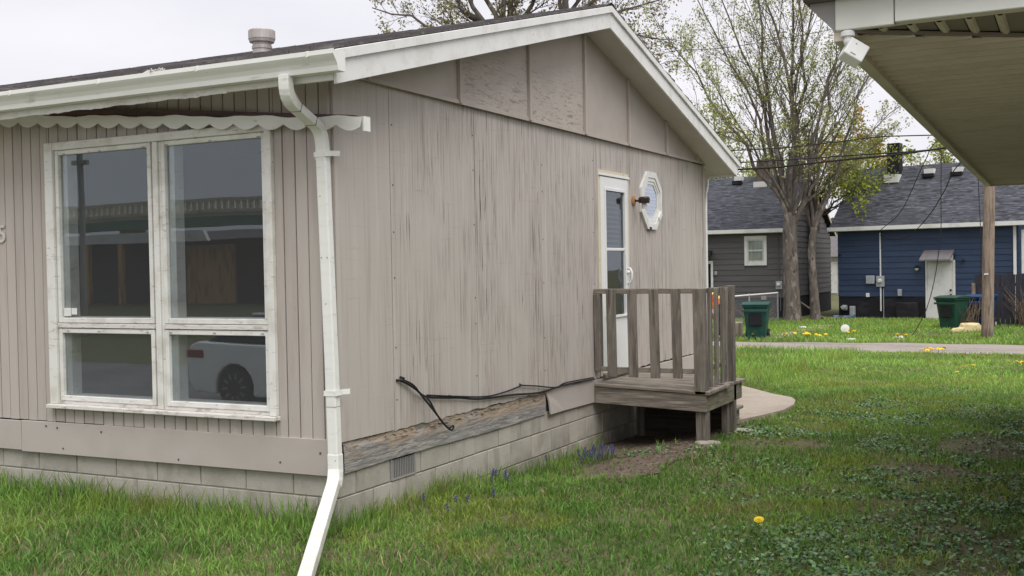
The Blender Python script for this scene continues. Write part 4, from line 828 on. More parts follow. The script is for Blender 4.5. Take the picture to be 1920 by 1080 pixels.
# ------------------------------------------------------------------ fences, pole, wires
BF = thing('board_fence', 'dark upright-board fence behind the utility pole', 'fence', (2.3, 29.9, GF), R(5))
x = -.72
while x < 7:
    h = 1.55+rr.uniform(-.03, .03); w = .14
    MB().box(x, x+w-.008, -.012+rr.uniform(-.006,.006), .01, .02, h).build('fence_board', fence_wood, BF); x += w
for z in (.35, 1.2): MB().box(-.7, 7, .011, .05, z, z+.09).build('fence_rail', fence_wood, BF)
MB().box(-.80, -.70, -.05, .05, 0, 1.3).build('fence_post', pole_wood, BF)
galv = mat('galvanised_wire', (.32,.33,.34), [dict(c=(.24,.24,.25), s=(20,20,20), lo=.4, hi=.7)], rough=.5, metal=.4)
A, B_ = Vector((-6.1, 25.6, GF)), Vector((-4.75, 31.6, GF)); L_ = (B_-A).length; an = math.atan2(B_.y-A.y, B_.x-A.x)
CF = thing('chain_link_fence', 'low chain-link fence with top rail running back to the tree trunks', 'fence', A, an)
MB().tube([(0,0,.98),(L_*.5,0,.97),(L_,0,.99)], .025, 8).build('top_rail', far_white, CF)
for k in range(4): MB().tube([(L_*k/3,0,-.05),(L_*k/3,0,1.03)], .03, 8).build('fence_post', galv, CF)
w_ = MB(); s = -1.0
while s < L_:
    for sg in (-1, 1):
        a0, z0_ = (s, .05) if sg > 0 else (s, .97); a1, z1_ = (s+.92, .97) if sg > 0 else (s+.92, .05)
        if a0 < 0: z0_ += (z1_-z0_)*(-a0/.92); a0 = 0
        if a1 > L_: z1_ = z0_+(z1_-z0_)*(L_-a0)/(a1-a0+1e-6); a1 = L_
        w_.bar((a0, 0, z0_), (a1, 0, z1_), .004, .004, (0,1,0))
    s += .075
w_.build('wire_mesh', galv, CF, kind='stuff')
UP = thing('utility_pole', 'weathered brown wooden utility pole at the alley edge on the right', 'utility pole', (2.28, 24.35, gh(2, 24)), 0)
MB().lathe([(.15,-.3),(.145,.3),(.135,4),(.115,9)], 18).build('pole', pole_wood, UP, smooth=True).rotation_euler = (0, R(1.2), 0)
MB().box(-1.1, 1.35, -.17, -.06, 8.0, 8.12).build('cross_arm', pole_wood, UP)
MB().box(-.05, .05, -.155, -.14, 1.62, 1.66).build('tag', far_white, UP)
b = MB(); b.tube([(.13,-.05,0),(.15,-.05,3.9)], .012, 6); b.build('ground_wire', grille_m, UP)
def wire(name, pts, r, label, cat='cable', group='overhead wires along the alley', sag=None):
    tag(MB().tube(cyl_path(pts, 8), r, 5).build(name, black, smooth=True), label, cat, group)
G1 = 'overhead wires along the alley'
wire('overhead_wire', [(-26,24.1,4.9),(-12,24.2,4.45),(-4.0,24.3,4.33),(-2.34,24.3,4.37),(-.94,24.3,4.44),(.14,24.3,4.48),(2.3,24.3,4.66)], .028, 'thick black overhead wire, lowest of those crossing in front of the trees')
wire('overhead_wire', [(-26,24.1,5.1),(-12,24.2,4.6),(-3.95,24.3,4.52),(-1,24.3,4.53),(.9,24.3,4.55),(2.3,24.3,4.70)], .018, 'black overhead wire running just above the thick lowest wire')
wire('overhead_wire', [(-26,24.1,5.7),(-12,24.2,5.1),(-3.95,24.3,4.86),(-1.6,24.3,4.90),(-.4,24.3,4.97),(.41,24.3,4.95),(2.3,24.3,4.86)], .016, 'thin overhead wire arching above the chimney of the blue house')
wire('overhead_wire', [(-16,45,11.4),(-10,33,8.9),(-6.15,24.4,7.8),(-3.8,24.3,7.75),(2.4,24.3,8.2)], .009, 'thin high wire crossing the sky beside the roof peak', group=G1)
wire('service_wire', [(2.36,24.3,5.2),(1.2,24.3,4.80),(.73,25,4.25),(-.3,28.5,3.2),(-1.4,32,2.75),(-1.80,34.43,2.72)], .012, 'thin wire slanting from the pole down across the blue roof', group='wires slanting down to the blue house')
wire('service_wire', [(2.36,24.3,4.7),(1.58,24.6,4.1),(1.2,25.4,3.55),(.6,27.4,3.0),(-.4,31,2.5),(-1.2,33.3,2.45),(-1.80,34.40,2.62)], .014, 'black wire sagging from the pole to the conduit of the blue house', group='wires slanting down to the blue house')
wire('hanging_wire', [(1.24,24.3,4.5),(1.22,24.32,3.2),(1.2,24.35,2.4),(1.05,24.4,1.3),(.85,24.4,.5),(.62,24.4,-.0),(.45,24.35,-.27)], .011, 'loose black wire hanging down in front of the white door to the grass', 'cable', 'loose hanging wires')
wire('hanging_wire', [(2.1,24.25,4.6),(2.12,24.25,3.4),(2.16,24.22,2.2),(2.13,24.2,1.0)], .010, 'loose black wire hanging beside the utility pole', 'cable', 'loose hanging wires')
#--MARK-PLANTS
# ------------------------------------------------------------------ trees
bark = mat('grey_brown_bark', (.145,.125,.108), [dict(c=(.09,.077,.066), s=(9,9,2), lo=.45, hi=.65, a=.8), dict(c=(.29,.26,.23), s=(6,6,2.6), lo=.53, hi=.63, a=.75), dict(c=(.045,.038,.033), s=(7,7,3.2), lo=.57, hi=.64, a=.8)], rough=.95, bump=[((18,18,4), .9, .04)])
bark_far = mat('far_bark', (.15,.13,.115), [dict(c=(.075,.06,.05), s=(3,3,1), lo=.45, hi=.65)], rough=.95)
def leaf_mat(name, tr=.35): return mat(name, (0,0,0), rough=.6, attr='Col', trans=tr)
leaf_m = leaf_mat('spring_leaves')
def grow(rg, out, tips, p, d, L, r, lev, P, bias):
    """one branch as a polyline, then its children along it"""
    n = P['n'][lev]; pts = [p.copy()]; rs = [r]; dd = d.copy(); seg = L/n
    for i in range(n):
        dd = (dd+Vector((rg.gauss(0,1), rg.gauss(0,1), rg.gauss(0,1)))*P['wob'][lev]+Vector((0,0,P['upw'][lev]))+bias*.02).normalized()
        p = p+dd*seg; pts.append(p.copy()); rs.append(r*(1-(1-P['tap'][lev])*(i+1)/n))
    out.append((pts, rs, lev))
    if lev+1 >= len(P['n']):
        tips.append(pts); return
    k = P['kids'][lev]; k = max(1, int(k*rg.uniform(.8, 1.2)+.5))
    for j in range(k):
        t = P['t0'][lev]+(1-P['t0'][lev])*(j+rg.random())/k; x = t*n; i = min(n-1, int(x)); q = pts[i].lerp(pts[i+1], x-i); rr_ = rs[i]+(rs[i+1]-rs[i])*(x-i)
        dl = (pts[i+1]-pts[i]).normalized(); a = dl.orthogonal().normalized(); a.rotate(Matrix.Rotation(rg.uniform(0, 6.283), 3, dl))
        an = R(rg.uniform(*P['ang'][lev])); nd = (dl*math.cos(an)+a*math.sin(an)).normalized()
        grow(rg, out, tips, q, nd, L*P['len'][lev]*rg.uniform(.7, 1.15)*(1.15-.5*t), min(rr_*.75, r*P['rad'][lev]), lev+1, P, bias)
    if lev+1 < len(P['n']): tips.append(pts[-2:])
def leaves_mesh(name, tips, per, size, cols, parent, rg, spread=.12, m=None):
    npr = np.random.RandomState(rg.randint(0, 99999)); C = []
    for t in tips:
        for k in range(max(0, int(per*npr.uniform(.3, 1.7)+.5))):
            i = npr.randint(0, len(t)-1); q = t[i].lerp(t[i+1], npr.rand()); C.append((q.x, q.y, q.z))
    C = np.array(C); n = len(C); C = C+npr.normal(0, spread, C.shape)
    a = npr.normal(0, 1, (n, 3)); a /= np.linalg.norm(a, axis=1)[:, None]; b = np.cross(a, npr.normal(0, 1, (n, 3))); b /= np.linalg.norm(b, axis=1)[:, None]+1e-9
    s = size*npr.uniform(.5, 1.3, (n, 1)); V = np.stack([C-a*s, C+b*s*.5, C+a*s, C-b*s*.5], 1).reshape(-1, 3)
    cols = np.array(cols); ci = npr.randint(0, len(cols), n); col = cols[ci]*npr.uniform(.65, 1.3, (n, 1)); quad_mesh(name, V, np.repeat(col, 4, 0), m or leaf_m, parent)
def quad_mesh(name, V, col, m, parent=None, tri=False, loc=None):
    k = 3 if tri else 4; nv = len(V); nf = nv//k; me = bpy.data.meshes.new(name)
    me.vertices.add(nv); me.vertices.foreach_set('co', V.astype(np.float32).ravel()); me.loops.add(nv); me.loops.foreach_set('vertex_index', np.arange(nv, dtype=np.int32))
    me.polygons.add(nf); me.polygons.foreach_set('loop_start', np.arange(0, nv, k, dtype=np.int32)); me.polygons.foreach_set('loop_total', np.full(nf, k, np.int32))
    ca = me.attributes.new('Col', 'FLOAT_COLOR', 'POINT'); ca.data.foreach_set('color', np.concatenate([col, np.ones((nv, 1))], 1).astype(np.float32).ravel()); me.update(calc_edges=True)
    o = link(name, me, m, parent); o['kind'] = 'stuff'; return o
def tree(name, label, base, trunk, limbs, P, bark_m, leafp=None, seed=1, bias=Vector((0,0,0)), group=None, sides=(10,7,5,4,3)):
    """trunk: list of (offset, radius); limbs: list of (start index on trunk, tip offset, radius)"""
    rg = random.Random(seed); T = thing(name, label, 'tree', base, 0, group)
    tr = MB().tube(cyl_path([Vector(q) for q, r in trunk], 4), list(np.interp(np.linspace(0, len(trunk)-1, (len(trunk)-1)*4+1), range(len(trunk)), [r for q, r in trunk])), 14)
    out = []; tips = []
    for (i, tip, r) in limbs:
        p0 = Vector(trunk[i][0]); tip = Vector(tip); v = tip-p0; L = v.length; n = P['ln']; pts = [p0]; rs = [r]
        side = Vector((rg.gauss(0,1), rg.gauss(0,1), 0))*.04*L
        for k in range(1, n+1):
            t = k/n; lift = Vector((0,0,1))*P.get('arch', .0)*L*math.sin(math.pi*t)-Vector((v.x, v.y, 0))*.10*math.sin(math.pi*t)
            pts.append(p0+v*t+lift+side*math.sin(math.pi*t)+Vector((rg.gauss(0,1), rg.gauss(0,1), rg.gauss(0,1)))*.011*L*(k < n)); rs.append(r*(1-.86*t**.8))
        out.append((pts, rs, -1))
        for j in range(int(P['lk'])):
            t = P.get('lt', .28)+(1-P.get('lt', .28))*(j+rg.random())/P['lk']; x = min(n-1e-3, t*n); k = int(x); q = pts[k].lerp(pts[k+1], x-k); dl = (pts[k+1]-pts[k]).normalized()
            a = dl.orthogonal().normalized(); a.rotate(Matrix.Rotation(rg.uniform(0, 6.283), 3, dl)); an = R(rg.uniform(*P['la'])); nd = (dl*math.cos(an)+a*math.sin(an)).normalized()
            grow(rg, out, tips, q, nd, L*P['ll']*rg.uniform(.6, 1.2)*(1.2-.7*t), max(.006, rs[k]*.42), 0, P, bias)
        tips.append(pts[-3:])
    tr.build('trunk', bark_m, T, smooth=True)
    b1 = MB(); b2 = MB()
    for pts, rs, lev in out:
        if lev < 0: b1.tube(pts, rs, 8, False)
        else: b2.tube(pts, rs, sides[min(lev+2, len(sides)-1)], False)
    b1.build('limbs', bark_m, T, smooth=True, kind='stuff'); b2.build('twigs', bark_m, T, kind='stuff')
    if leafp: leaves_mesh('crown', tips, leafp['per'], leafp['size'], leafp['cols'], T, rg, leafp.get('spread', .1))
    return T
rv = Vector((rt.x, rt.y, 0))                          # direction along the alley side as the grove is laid out
nv = Vector((-rt.y, rt.x, 0))
YG_ = [(.34,.40,.11), (.40,.44,.14), (.27,.32,.09), (.45,.45,.19), (.30,.27,.13)]
PV = dict(ln=9, lk=12, la=(14, 42), ll=.30, lt=.22, arch=.0, n=(6, 5, 4), wob=(.09, .12, .16), upw=(.07, .06, .05), tap=(.25, .25, .3), kids=(6, 4, 0), t0=(.2, .2, .2), ang=((18, 45), (20, 50), (20, 50)), len=(.5, .5, .5), rad=(.55, .6, .6))
base = Vector((-4.30, 31.75, gh(-4, 32)))
def off(dx, dz_, dy=0): return rv*dx+nv*dy+Vector((0, 0, dz_))
limbs = []
for k, (dx, z, dy, r) in enumerate(((-4.5,10.6,.6,.12),(-3.7,11.6,-1.2,.12),(-2.9,12.6,1.2,.13),(-2.0,13.0,-.6,.14),(-1.1,13.8,.8,.14),(-.2,14.0,-1.2,.14),(.5,13.6,1.0,.13),(1.3,13.0,-.8,.13),(2.0,12.2,.6,.13),(2.8,10.6,-1.0,.12),(3.4,9.0,.8,.11),(3.9,7.4,-.6,.10),(-3.3,8.4,-1.8,.09),(1.2,10.0,-2.4,.10),(-.9,10.5,2.4,.10),(3.3,6.2,.5,.075))):
    limbs.append((3 if k % 3 else 4, off(dx, z, dy), r*.70))
tree('bare_tree', 'large vase-shaped tree with many upright limbs in front of the grey house', base,
     [((0,0,-.3), .40), ((.0,0,.2), .31), ((-.02,0,1.5), .245), ((-.05,0,3.0), .24), ((-.02,.03,3.7), .19)], limbs, PV, bark, dict(per=4.2, size=.046, cols=YG_, spread=.075), seed=5, group='two trunks in front of the grey house')
P2 = dict(PV); P2.update(lk=7)
tree('bare_tree', 'slimmer curving second trunk just right of the large vase-shaped tree', (-3.62, 32.3, gh(-3.6, 32)),
     [((0,0,-.3), .22), ((-.02,0,.3), .17), ((-.08,0,1.4), .135), ((-.12,0,2.4), .13), ((-.02,0,3.2), .11)], [(3, off(.2,7.6,.3), .09), (4, off(1.8,8.6,-.4), .09), (4, off(2.9,6.4,.4), .075), (4, off(-.9,7.8,.8), .07)], P2, bark, dict(per=1.2, size=.05, cols=YG_, spread=.09), seed=9, group='two trunks in front of the grey house')
# leafy low branch tree in front of the blue roof
P3 = dict(PV); P3.update(ln=7, lk=7, ll=.34, la=(25, 60), kids=(4, 3, 0), upw=(.02, .0, -.01))
tree('leafing_tree', 'small tree with fresh yellow-green leaves hanging before the blue roof', (-4.75, 37.0, GF),
     [((0,0,-.3), .16), ((0,0,2), .13), ((.1,0,3.6), .11), ((.2,0,4.5), .08)], [(2, off(1.2,5.0,-3.2), .06), (2, off(2.0,4.9,-3.0), .055), (3, off(-.8,6.6,-1.5), .05), (3, off(.6,6.9,-2.0), .055), (3, off(1.8,6.2,-2.4), .055), (2, off(.6,4.5,-3.4), .05), (3, off(2.6,5.7,-2.8), .045), (3, off(1.2,5.8,-2.8), .045)], P3, bark, dict(per=2.8, size=.075, cols=[(.32,.37,.05), (.24,.30,.04), (.38,.40,.09), (.15,.20,.03)], spread=.16), seed=21)
P4 = dict(PV); P4.update(ln=7, lk=8, kids=(5, 3, 0))
tree('budding_tree', 'tree with orange-red buds behind the chimney of the blue house', (-5.6, 52, GF),
     [((0,0,-.3), .2), ((0,0,2), .17), ((0,0,3.6), .15)], [(2, off(dx, z, dy), .07) for dx, z, dy in ((-1.8,7.6,0),(-.9,8.4,.6),(0,8.7,-.5),(.9,8.1,.4),(1.8,7.2,0),(2.4,6.2,-.6))], P4, bark_far, dict(per=5, size=.10, cols=[(.45,.14,.06), (.46,.32,.07), (.36,.38,.08), (.28,.30,.07)], spread=.2), seed=23)
for k, (x, y, h, s_, lab) in enumerate(((-12.6, 50, 9.6, 31, 'yellow-green leafing tree beside the lower end of the white rake board'), (-10.4, 56, 8.2, 33, 'pale leafing tree just above the ridge of the grey house'), (-2.0, 60, 8.6, 35, 'hazy leafing tree behind the blue house ridge'))):
    tree('leafing_tree', lab, (x, y, GF), [((0,0,-.3), .24), ((0,0,2.2), .2), ((0,0,3.8), .18)],
         [(2, off(dx*h/9, z*h/9.6, dy), .08) for dx, z, dy in ((-2.6,7.0,0),(-1.7,8.6,.8),(-.8,9.4,-.8),(0,9.9,.5),(.9,9.3,-.6),(1.8,8.3,.5),(2.6,6.8,0))], P4, bark_far, dict(per=4.2, size=.095, cols=[(.32,.36,.09), (.38,.42,.12), (.23,.28,.07), (.42,.41,.18)], spread=.22), seed=s_, group='leafing trees behind the houses')
P5 = dict(PV); P5.update(ln=9, lk=13, ll=.30, la=(22, 55), kids=(6, 4, 0), wob=(.12, .15, .2))
tree('tall_tree', 'big tall branchy tree rising behind the roof with two dark trunks', (-22.0, 45, GF), [((0,0,-.3), .55), ((0,0,4), .42), ((.05,0,9.5), .36), ((.0,0,13), .30)],
     [(3, off(dx, z, dy), .19) for dx, z, dy in ((-6.8,15.6,0),(-6.2,18.6,1),(-4.4,20.5,-1),(-2.4,22,1),(.2,22.5,-1),(2.2,21.5,1),(-5.6,13.9,-.8),(3.4,19.4,0),(2.0,17.2,-1))]+[(2, off(-4.6,13.6,1), .13), (2, off(-3.3,15.5,-2), .12), (2, off(2.8,15.6,.6), .12)], P5, bark_far, dict(per=2.0, size=.09, cols=[(.34,.31,.14), (.20,.21,.09), (.30,.26,.14)], spread=.14), seed=41, group='tall trees behind the tan house')
tree('tall_tree', 'second tall branchy tree behind the roof peak with a single dark trunk', (-18.9, 45.5, GF), [((0,0,-.3), .48), ((0,0,4), .38), ((.05,0,10), .30), ((.1,0,14), .25)],
     [(3, off(dx, z, dy), .15) for dx, z, dy in ((-2.0,20,0),(-.6,21,1),(1.4,20.5,-1),(3.0,19,1),(4.6,17.2,0),(5.6,15.4,-1),(5.9,13.6,.5))]+[(2, off(3.8,13.8,-1), .10), (2, off(-2.6,15.4,1), .11), (2, off(5.4,12.4,0), .09)], P5, bark_far, dict(per=1.7, size=.09, cols=[(.34,.31,.14), (.20,.21,.09), (.22,.16,.10)], spread=.14), seed=43, group='tall trees behind the tan house')
P6 = dict(PV); P6.update(ln=8, lk=9, kids=(5, 3, 0), la=(12, 35))
tree('bare_far_tree', 'bare grey far tree beside the descending roof edge', (-15.4, 60, GF), [((0,0,-.3), .22), ((0,0,3), .18), ((0,0,5.5), .15)], [(2, off(dx, z, dy), .07) for dx, z, dy in ((-2.2,12.0,0),(-1.2,13.4,.5),(-.2,14,-.5),(.8,13.0,.4),(1.8,11.6,0),(2.6,10,0))], P6, bark_far, None, seed=51)
# distant tree line closing the view
def mass(name, label, x0, x1, y, h0, h1, n, cols, size, seed):
    npr = np.random.RandomState(seed); x = npr.uniform(x0, x1, n); prof = h0+(h1-h0)*fbm(x*.13+seed, x*0+seed*1.7); z = npr.rand(n)**.8*prof; C = np.stack([x, y+npr.uniform(-6, 6, n), z+GF], 1)
    a = npr.normal(0, 1, (n, 3)); a /= np.linalg.norm(a, axis=1)[:, None]; b = np.cross(a, npr.normal(0, 1, (n, 3))); b /= np.linalg.norm(b, axis=1)[:, None]; s = size*npr.uniform(.5, 1.4, (n, 1))
    V = np.stack([C-a*s, C+b*s*.6, C+a*s, C-b*s*.6], 1).reshape(-1, 3); col = np.array(cols)[npr.randint(0, len(cols), n)]*npr.uniform(.6, 1.3, (n, 1))
    tag(quad_mesh(name, V, np.repeat(col, 4, 0), leaf_m), label, 'trees')
mass('distant_trees', 'hazy row of distant spring trees closing the view behind the houses', -70, 30, 95, 3, 9, 26000, [(.17,.2,.09), (.22,.23,.12), (.12,.14,.08), (.15,.13,.1)], .32, 3)

# ------------------------------------------------------------------ lawn, ground cover
CP = np.array(CAMP); cr_, cu_, cf_ = np.array(rt2), np.array(up2), np.array(fw)
def inview(x, y, z, mx=.08):
    d = np.stack([x, y, z], 1)-CP; dep = d@cf_; return (dep > .5) & (np.abs(d@cr_) < dep*(.467+mx)+.3) & (d@cu_ > -dep*(.2625+.09)-.25), dep
def inpoly(x, y, poly):
    r_ = np.zeros(len(x), bool); n = len(poly)
    for i in range(n):
        x1, y1 = poly[i]; x2, y2 = poly[(i+1) % n]; c_ = ((y1 > y) != (y2 > y)) & (x < (x2-x1)*(y-y1)/(y2-y1+1e-12)+x1); r_ ^= c_
    return r_
def bare(x, y):
    """0..1 how bare the soil is"""
    b = np.zeros(len(x))
    for (cx, cy, rx, ry, rz, sd) in DIRT:
        ca, sa = math.cos(rz), math.sin(rz); u = ((x-cx)*ca+(y-cy)*sa)/rx; v = (-(x-cx)*sa+(y-cy)*ca)/ry; q = np.sqrt(u*u+v*v)+(fbm(x*4, y*4)-.5)*.6; b = np.maximum(b, npsm(1.12, .75, q))
    b = np.maximum(b, npsm(.58, .70, fbm(x*1.1+20, y*1.1+3))*npsm(1.0, 2.0, x)*npsm(7, 5, y)*.5)
    b = np.maximum(b, .6*npsm(.52, .62, fbm(x*1.9+7, y*1.9+31))*npsm(2.4, 3.1, x)*npsm(6.5, 5.2, y))
    b = np.maximum(b, .8*npsm(1.1, .8, np.sqrt(((x-.4)/1.3)**2+((y-25.4)/.7)**2)))
    return b
def cover(x, y):
    """0..1 creeping ground cover instead of grass"""
    c_ = npsm(.46, .66, fbm(x*1.5+3, y*1.5+11)+.20*npsm(2.2, 3.9, x-.15*(y-3))-.02)*npsm(1.5, 2.8, x+.25*(y-2))*npsm(8.8, 6.6, y)
    c_ = np.maximum(c_, .9*npsm(1.15, .7, np.sqrt(((x-1.45)/.5)**2+((y-5.45)/.45)**2))); c_ = np.maximum(c_, .8*npsm(1.15, .7, np.sqrt(((x-.85)/.55)**2+((y-3.75)/.35)**2)))
    c_ = np.maximum(c_, .6*npsm(.5, .6, fbm(x*1.4+40, y*1.4+9))*npsm(4, 6, y)*npsm(12, 8, y)*npsm(1.2, 1.8, x))
    return c_
def blocked(x, y):
    return ((x < .01) & (y > -.02) & (y < HW+.1)) | ((x < -.0) & (y > .0) & (y < 8.3)) | ((x > 0) & (x < 1.02) & (y > 4.35) & (y < 5.9)) | inpoly(x, y, SLAB)
def off_alley(x, y): return (y > 19.28+.22*np.sin(x*.8)+.12*np.sin(x*2.3)) & (y < 22.15+.25*np.sin(x*.6+1)+.12*np.sin(x*2.9))
def blades(npr, x, y, h, w, lean):
    n = len(x); z = gz(x, y)-.006; th = npr.uniform(0, 2*np.pi, n); ph = npr.uniform(0, 2*np.pi, n); wx, wy = np.cos(th)*w/2, np.sin(th)*w/2; lx, ly = np.cos(ph)*lean*h, np.sin(ph)*lean*h
    A = np.stack([x-wx, y-wy, z], 1); B = np.stack([x+wx, y+wy, z], 1); C = np.stack([x+wx*.8+lx*.35, y+wy*.8+ly*.35, z+h*.55], 1); D = np.stack([x-wx*.8+lx*.35, y-wy*.8+ly*.35, z+h*.55], 1)
    E = np.stack([x+lx+wx*.12, y+ly+wy*.12, z+h*np.sqrt(np.clip(1-.5*lean**2, .15, 1))], 1); F = np.stack([x+lx-wx*.12, y+ly-wy*.12, E[:, 2]], 1)
    return np.stack([A, B, C, D, D, C, E, F], 1).reshape(-1, 3)
grass_m = mat('grass_blades', (0,0,0), rough=.55, attr='Col', trans=.3, spec=.25)
def lawn():
    npr = np.random.RandomState(17); VS = []; CS = []
    zones = [(-5.5, 5.5, -3.2, 3.0, 4000, .0085), (-.5, 6.0, 3.0, 8.0, 3000, .0095), (-2.5, 6.5, 8.0, 13.0, 1700, .010), (-5, 7, 13, 19.6, 900, .015), (-16, 8, 21.8, 33.5, 420, .026)]
    for (x0, x1, y0, y1, dens, w) in zones:
        n = int((x1-x0)*(y1-y0)*dens); x = npr.uniform(x0, x1, n); y = npr.uniform(y0, y1, n)
        ok, dep = inview(x, y, gz(x, y)); ok &= ~blocked(x, y) & ~off_alley(x, y); x, y, dep = x[ok], y[ok], dep[ok]
        b, c_ = bare(x, y), cover(x, y); n = len(x); keep = npr.rand(n) > np.clip(b*.96+c_*.45, 0, .975); clump = fbm(x*3.3, y*3.3); keep &= npr.rand(n) < np.clip(.35+1.5*(clump-.25), .25, 1)
        x, y = x[keep], y[keep]; n = len(x)
        if not n: continue
        near_wall = np.maximum(npsm(-.55, -.05, y)*(x < .1), npsm(.5, .05, x)*(y > 0)*(y < 4.2)*.55)
        tall = npsm(.46, .62, fbm(x*1.7+60, y*1.7+2)); h = (.028+.032*npr.rand(n)+.042*tall*npr.rand(n)+.13*near_wall*npr.rand(n)**1.3)*np.where(y > 8, 1.15, 1)
        h = np.where((y > 21), .06+.07*npr.rand(n), h); h = h*np.where((x < 0) & (y < 0), 1.35, 1)
        straw = npr.rand(n) < .05+.13*npsm(.5, .62, fbm(x*1.3+90, y*1.3)); lean = npr.beta(2, 2.4, n)*1.25*np.where(near_wall > .4, .6, 1)
        t = npsm(.3, .7, fbm(x*.8+12, y*.8+70)); far = npsm(6, 14, y)
        g1 = np.array([.115,.230,.046]); g2 = np.array([.265,.425,.080]); col = g1+(g2-g1)*np.clip(.6*t+.35*npr.rand(n)+.15*far-.05, 0, 1)[:, None]; col = col*(1+.22*far)[:, None]*npr.uniform(.6, 1.35, (n, 1))
        col[:, 2] += .006*npr.rand(n); yl = npsm(.55, .68, fbm(x*1.1+33, y*1.1+55)); col = col*(1-.45*yl[:, None])+np.array([.30,.335,.05])*.45*yl[:, None]
        col[straw] = np.array([.36,.30,.17])*npr.uniform(.6, 1.2, (straw.sum(), 1))
        V = blades(npr, x, y, h, w*npr.uniform(.6, 1.3, n), lean); VS.append(V); CS.append(np.repeat(col, 8, 0))
    tag(quad_mesh('lawn_grass', np.concatenate(VS), np.concatenate(CS), grass_m), 'green spring grass growing over the whole yard', 'grass', kind='stuff')
lawn()
def ground_cover():
    npr = np.random.RandomState(23); x = npr.uniform(.2, 5.2, 190000); y = npr.uniform(-.8, 11, 190000); ok, dep = inview(x, y, gz(x, y)); ok &= ~blocked(x, y) | ((x > .5) & (x < 1.1) & (y > 5.3) & (y < 5.9) & ~inpoly(x, y, SLAB)); x, y = x[ok], y[ok]
    c_ = cover(x, y)*(1-.75*bare(x, y)); cl = npsm(.3, .62, fbm(x*5+1, y*5+8)); keep = npr.rand(len(x)) < c_*(.22+.78*cl)*.95; x, y = x[keep], y[keep]; n = len(x)
    z = gz(x, y)+.012+.05*npr.rand(n)**1.5*npsm(.3, .7, fbm(x*2.2, y*2.2)); C = np.stack([x, y, z], 1); s = (.008+.010*npr.rand(n))[:, None]
    nn = npr.normal(0, .55, (n, 3)); nn[:, 2] = 1; nn /= np.linalg.norm(nn, axis=1)[:, None]; a = np.cross(nn, npr.normal(0, 1, (n, 3))); a /= np.linalg.norm(a, axis=1)[:, None]; b = np.cross(nn, a)
    ring_ = []
    for k, (p_, q_, u_) in enumerate(((1.1,0,-.12), (.45,.75,.08), (-.55,.65,.0), (-.75,0,-.08), (-.55,-.65,.0), (.45,-.75,.08))): ring_.append(C+a*s*p_+b*s*q_+nn*s*u_)
    V = np.concatenate([np.stack([ring_[0], ring_[1], ring_[2], ring_[3]], 1), np.stack([ring_[0], ring_[3], ring_[4], ring_[5]], 1)], 1).reshape(-1, 3)
    cols = np.array([(.075,.18,.065), (.11,.24,.08), (.065,.14,.07), (.17,.29,.12), (.15,.19,.07)]); col = cols[npr.randint(0, 5, n)]*npr.uniform(.7, 1.3, (n, 1))
    tag(quad_mesh('ground_cover', V, np.repeat(col, 8, 0), mat('ivy_leaves', (0,0,0), rough=.38, attr='Col', trans=.12, spec=.5)), 'dark creeping leaves spreading over the lawn at right', 'ground cover', kind='stuff')
    # dead leaves and twigs in the bare soil
    x = npr.uniform(.1, 5, 60000); y = npr.uniform(-.5, 9, 60000); ok, dep = inview(x, y, gz(x, y)); ok &= ~inpoly(x, y, SLAB) & (x > .05); keep = ok & (npr.rand(len(x)) < .02+.35*bare(x, y)+.04*cover(x, y)); x, y = x[keep], y[keep]; n = len(x)
    C = np.stack([x, y, gz(x, y)+.014], 1); nn = npr.normal(0, .3, (n, 3)); nn[:, 2] = 1; a = np.cross(nn, npr.normal(0, 1, (n, 3))); a /= np.linalg.norm(a, axis=1)[:, None]; b = np.cross(nn, a); s = (.006+.018*npr.rand(n))[:, None]; k = npr.uniform(.12, .6, (n, 1))
    V = np.stack([C-a*s, C+b*s*k, C+a*s, C-b*s*k], 1).reshape(-1, 3); cols = np.array([(.16,.11,.07), (.10,.07,.05), (.22,.17,.11), (.06,.045,.035)]); col = cols[npr.randint(0, 4, n)]
    tag(quad_mesh('leaf_litter', V, np.repeat(col, 4, 0), grass_m), 'dead leaves and bits of twig on the bare soil', 'leaf litter', kind='stuff')
ground_cover()
#--MARK-SMALL
# ------------------------------------------------------------------ flowers, litter, path stones
yel = mat('dandelion_yellow', (.85,.64,.03), [dict(c=(.76,.50,.02), s=(60,60,60), lo=.5, hi=.65)], rough=.7)
stem_m = mat('flower_stem', (.10,.17,.05), [dict(c=(.07,.12,.03), s=(30,30,30), lo=.4, hi=.7)], rough=.6)
def dandelion_meshes():
    hd = MB(); n = 14
    for r_, z, rad in ((.024, .0, n), (.018, .005, 11), (.010, .009, 7)):
        for k in range(rad):
            t = 2*math.pi*k/rad+r_*40; c_, s_ = math.cos(t), math.sin(t); w = .0042
            hd.add([(c_*.003-s_*w*.5, s_*.003+c_*w*.5, z), (c_*.003+s_*w*.5, s_*.003-c_*w*.5, z), (c_*r_+s_*w, s_*r_-c_*w, z+.004), (c_*r_-s_*w, s_*r_+c_*w, z+.004)], [(0,1,2,3)])
    me1 = bpy.data.meshes.new('flower_head'); me1.from_pydata(hd.v, [], hd.f); me1.materials.append(yel)
    st = MB().tube([(0,0,-.09),(.004,.002,-.04),(0,0,0)], .0025, 4); me2 = bpy.data.meshes.new('stem'); me2.from_pydata(st.v, [], st.f); me2.materials.append(stem_m)
    return me1, me2
DH, DSm = dandelion_meshes()
def dandelion(x, y, h, sc, label, group):
    T = thing('dandelion', label, 'dandelion', (x, y, gh(x, y)+h+.02), rr.uniform(0, 6), group)
    o = link('flower_head', DH, None, T); o.scale = (sc, sc, sc); o.rotation_euler = (rr.uniform(-.5, .5), rr.uniform(-.5, .5), 0); link('stem', DSm, None, T)
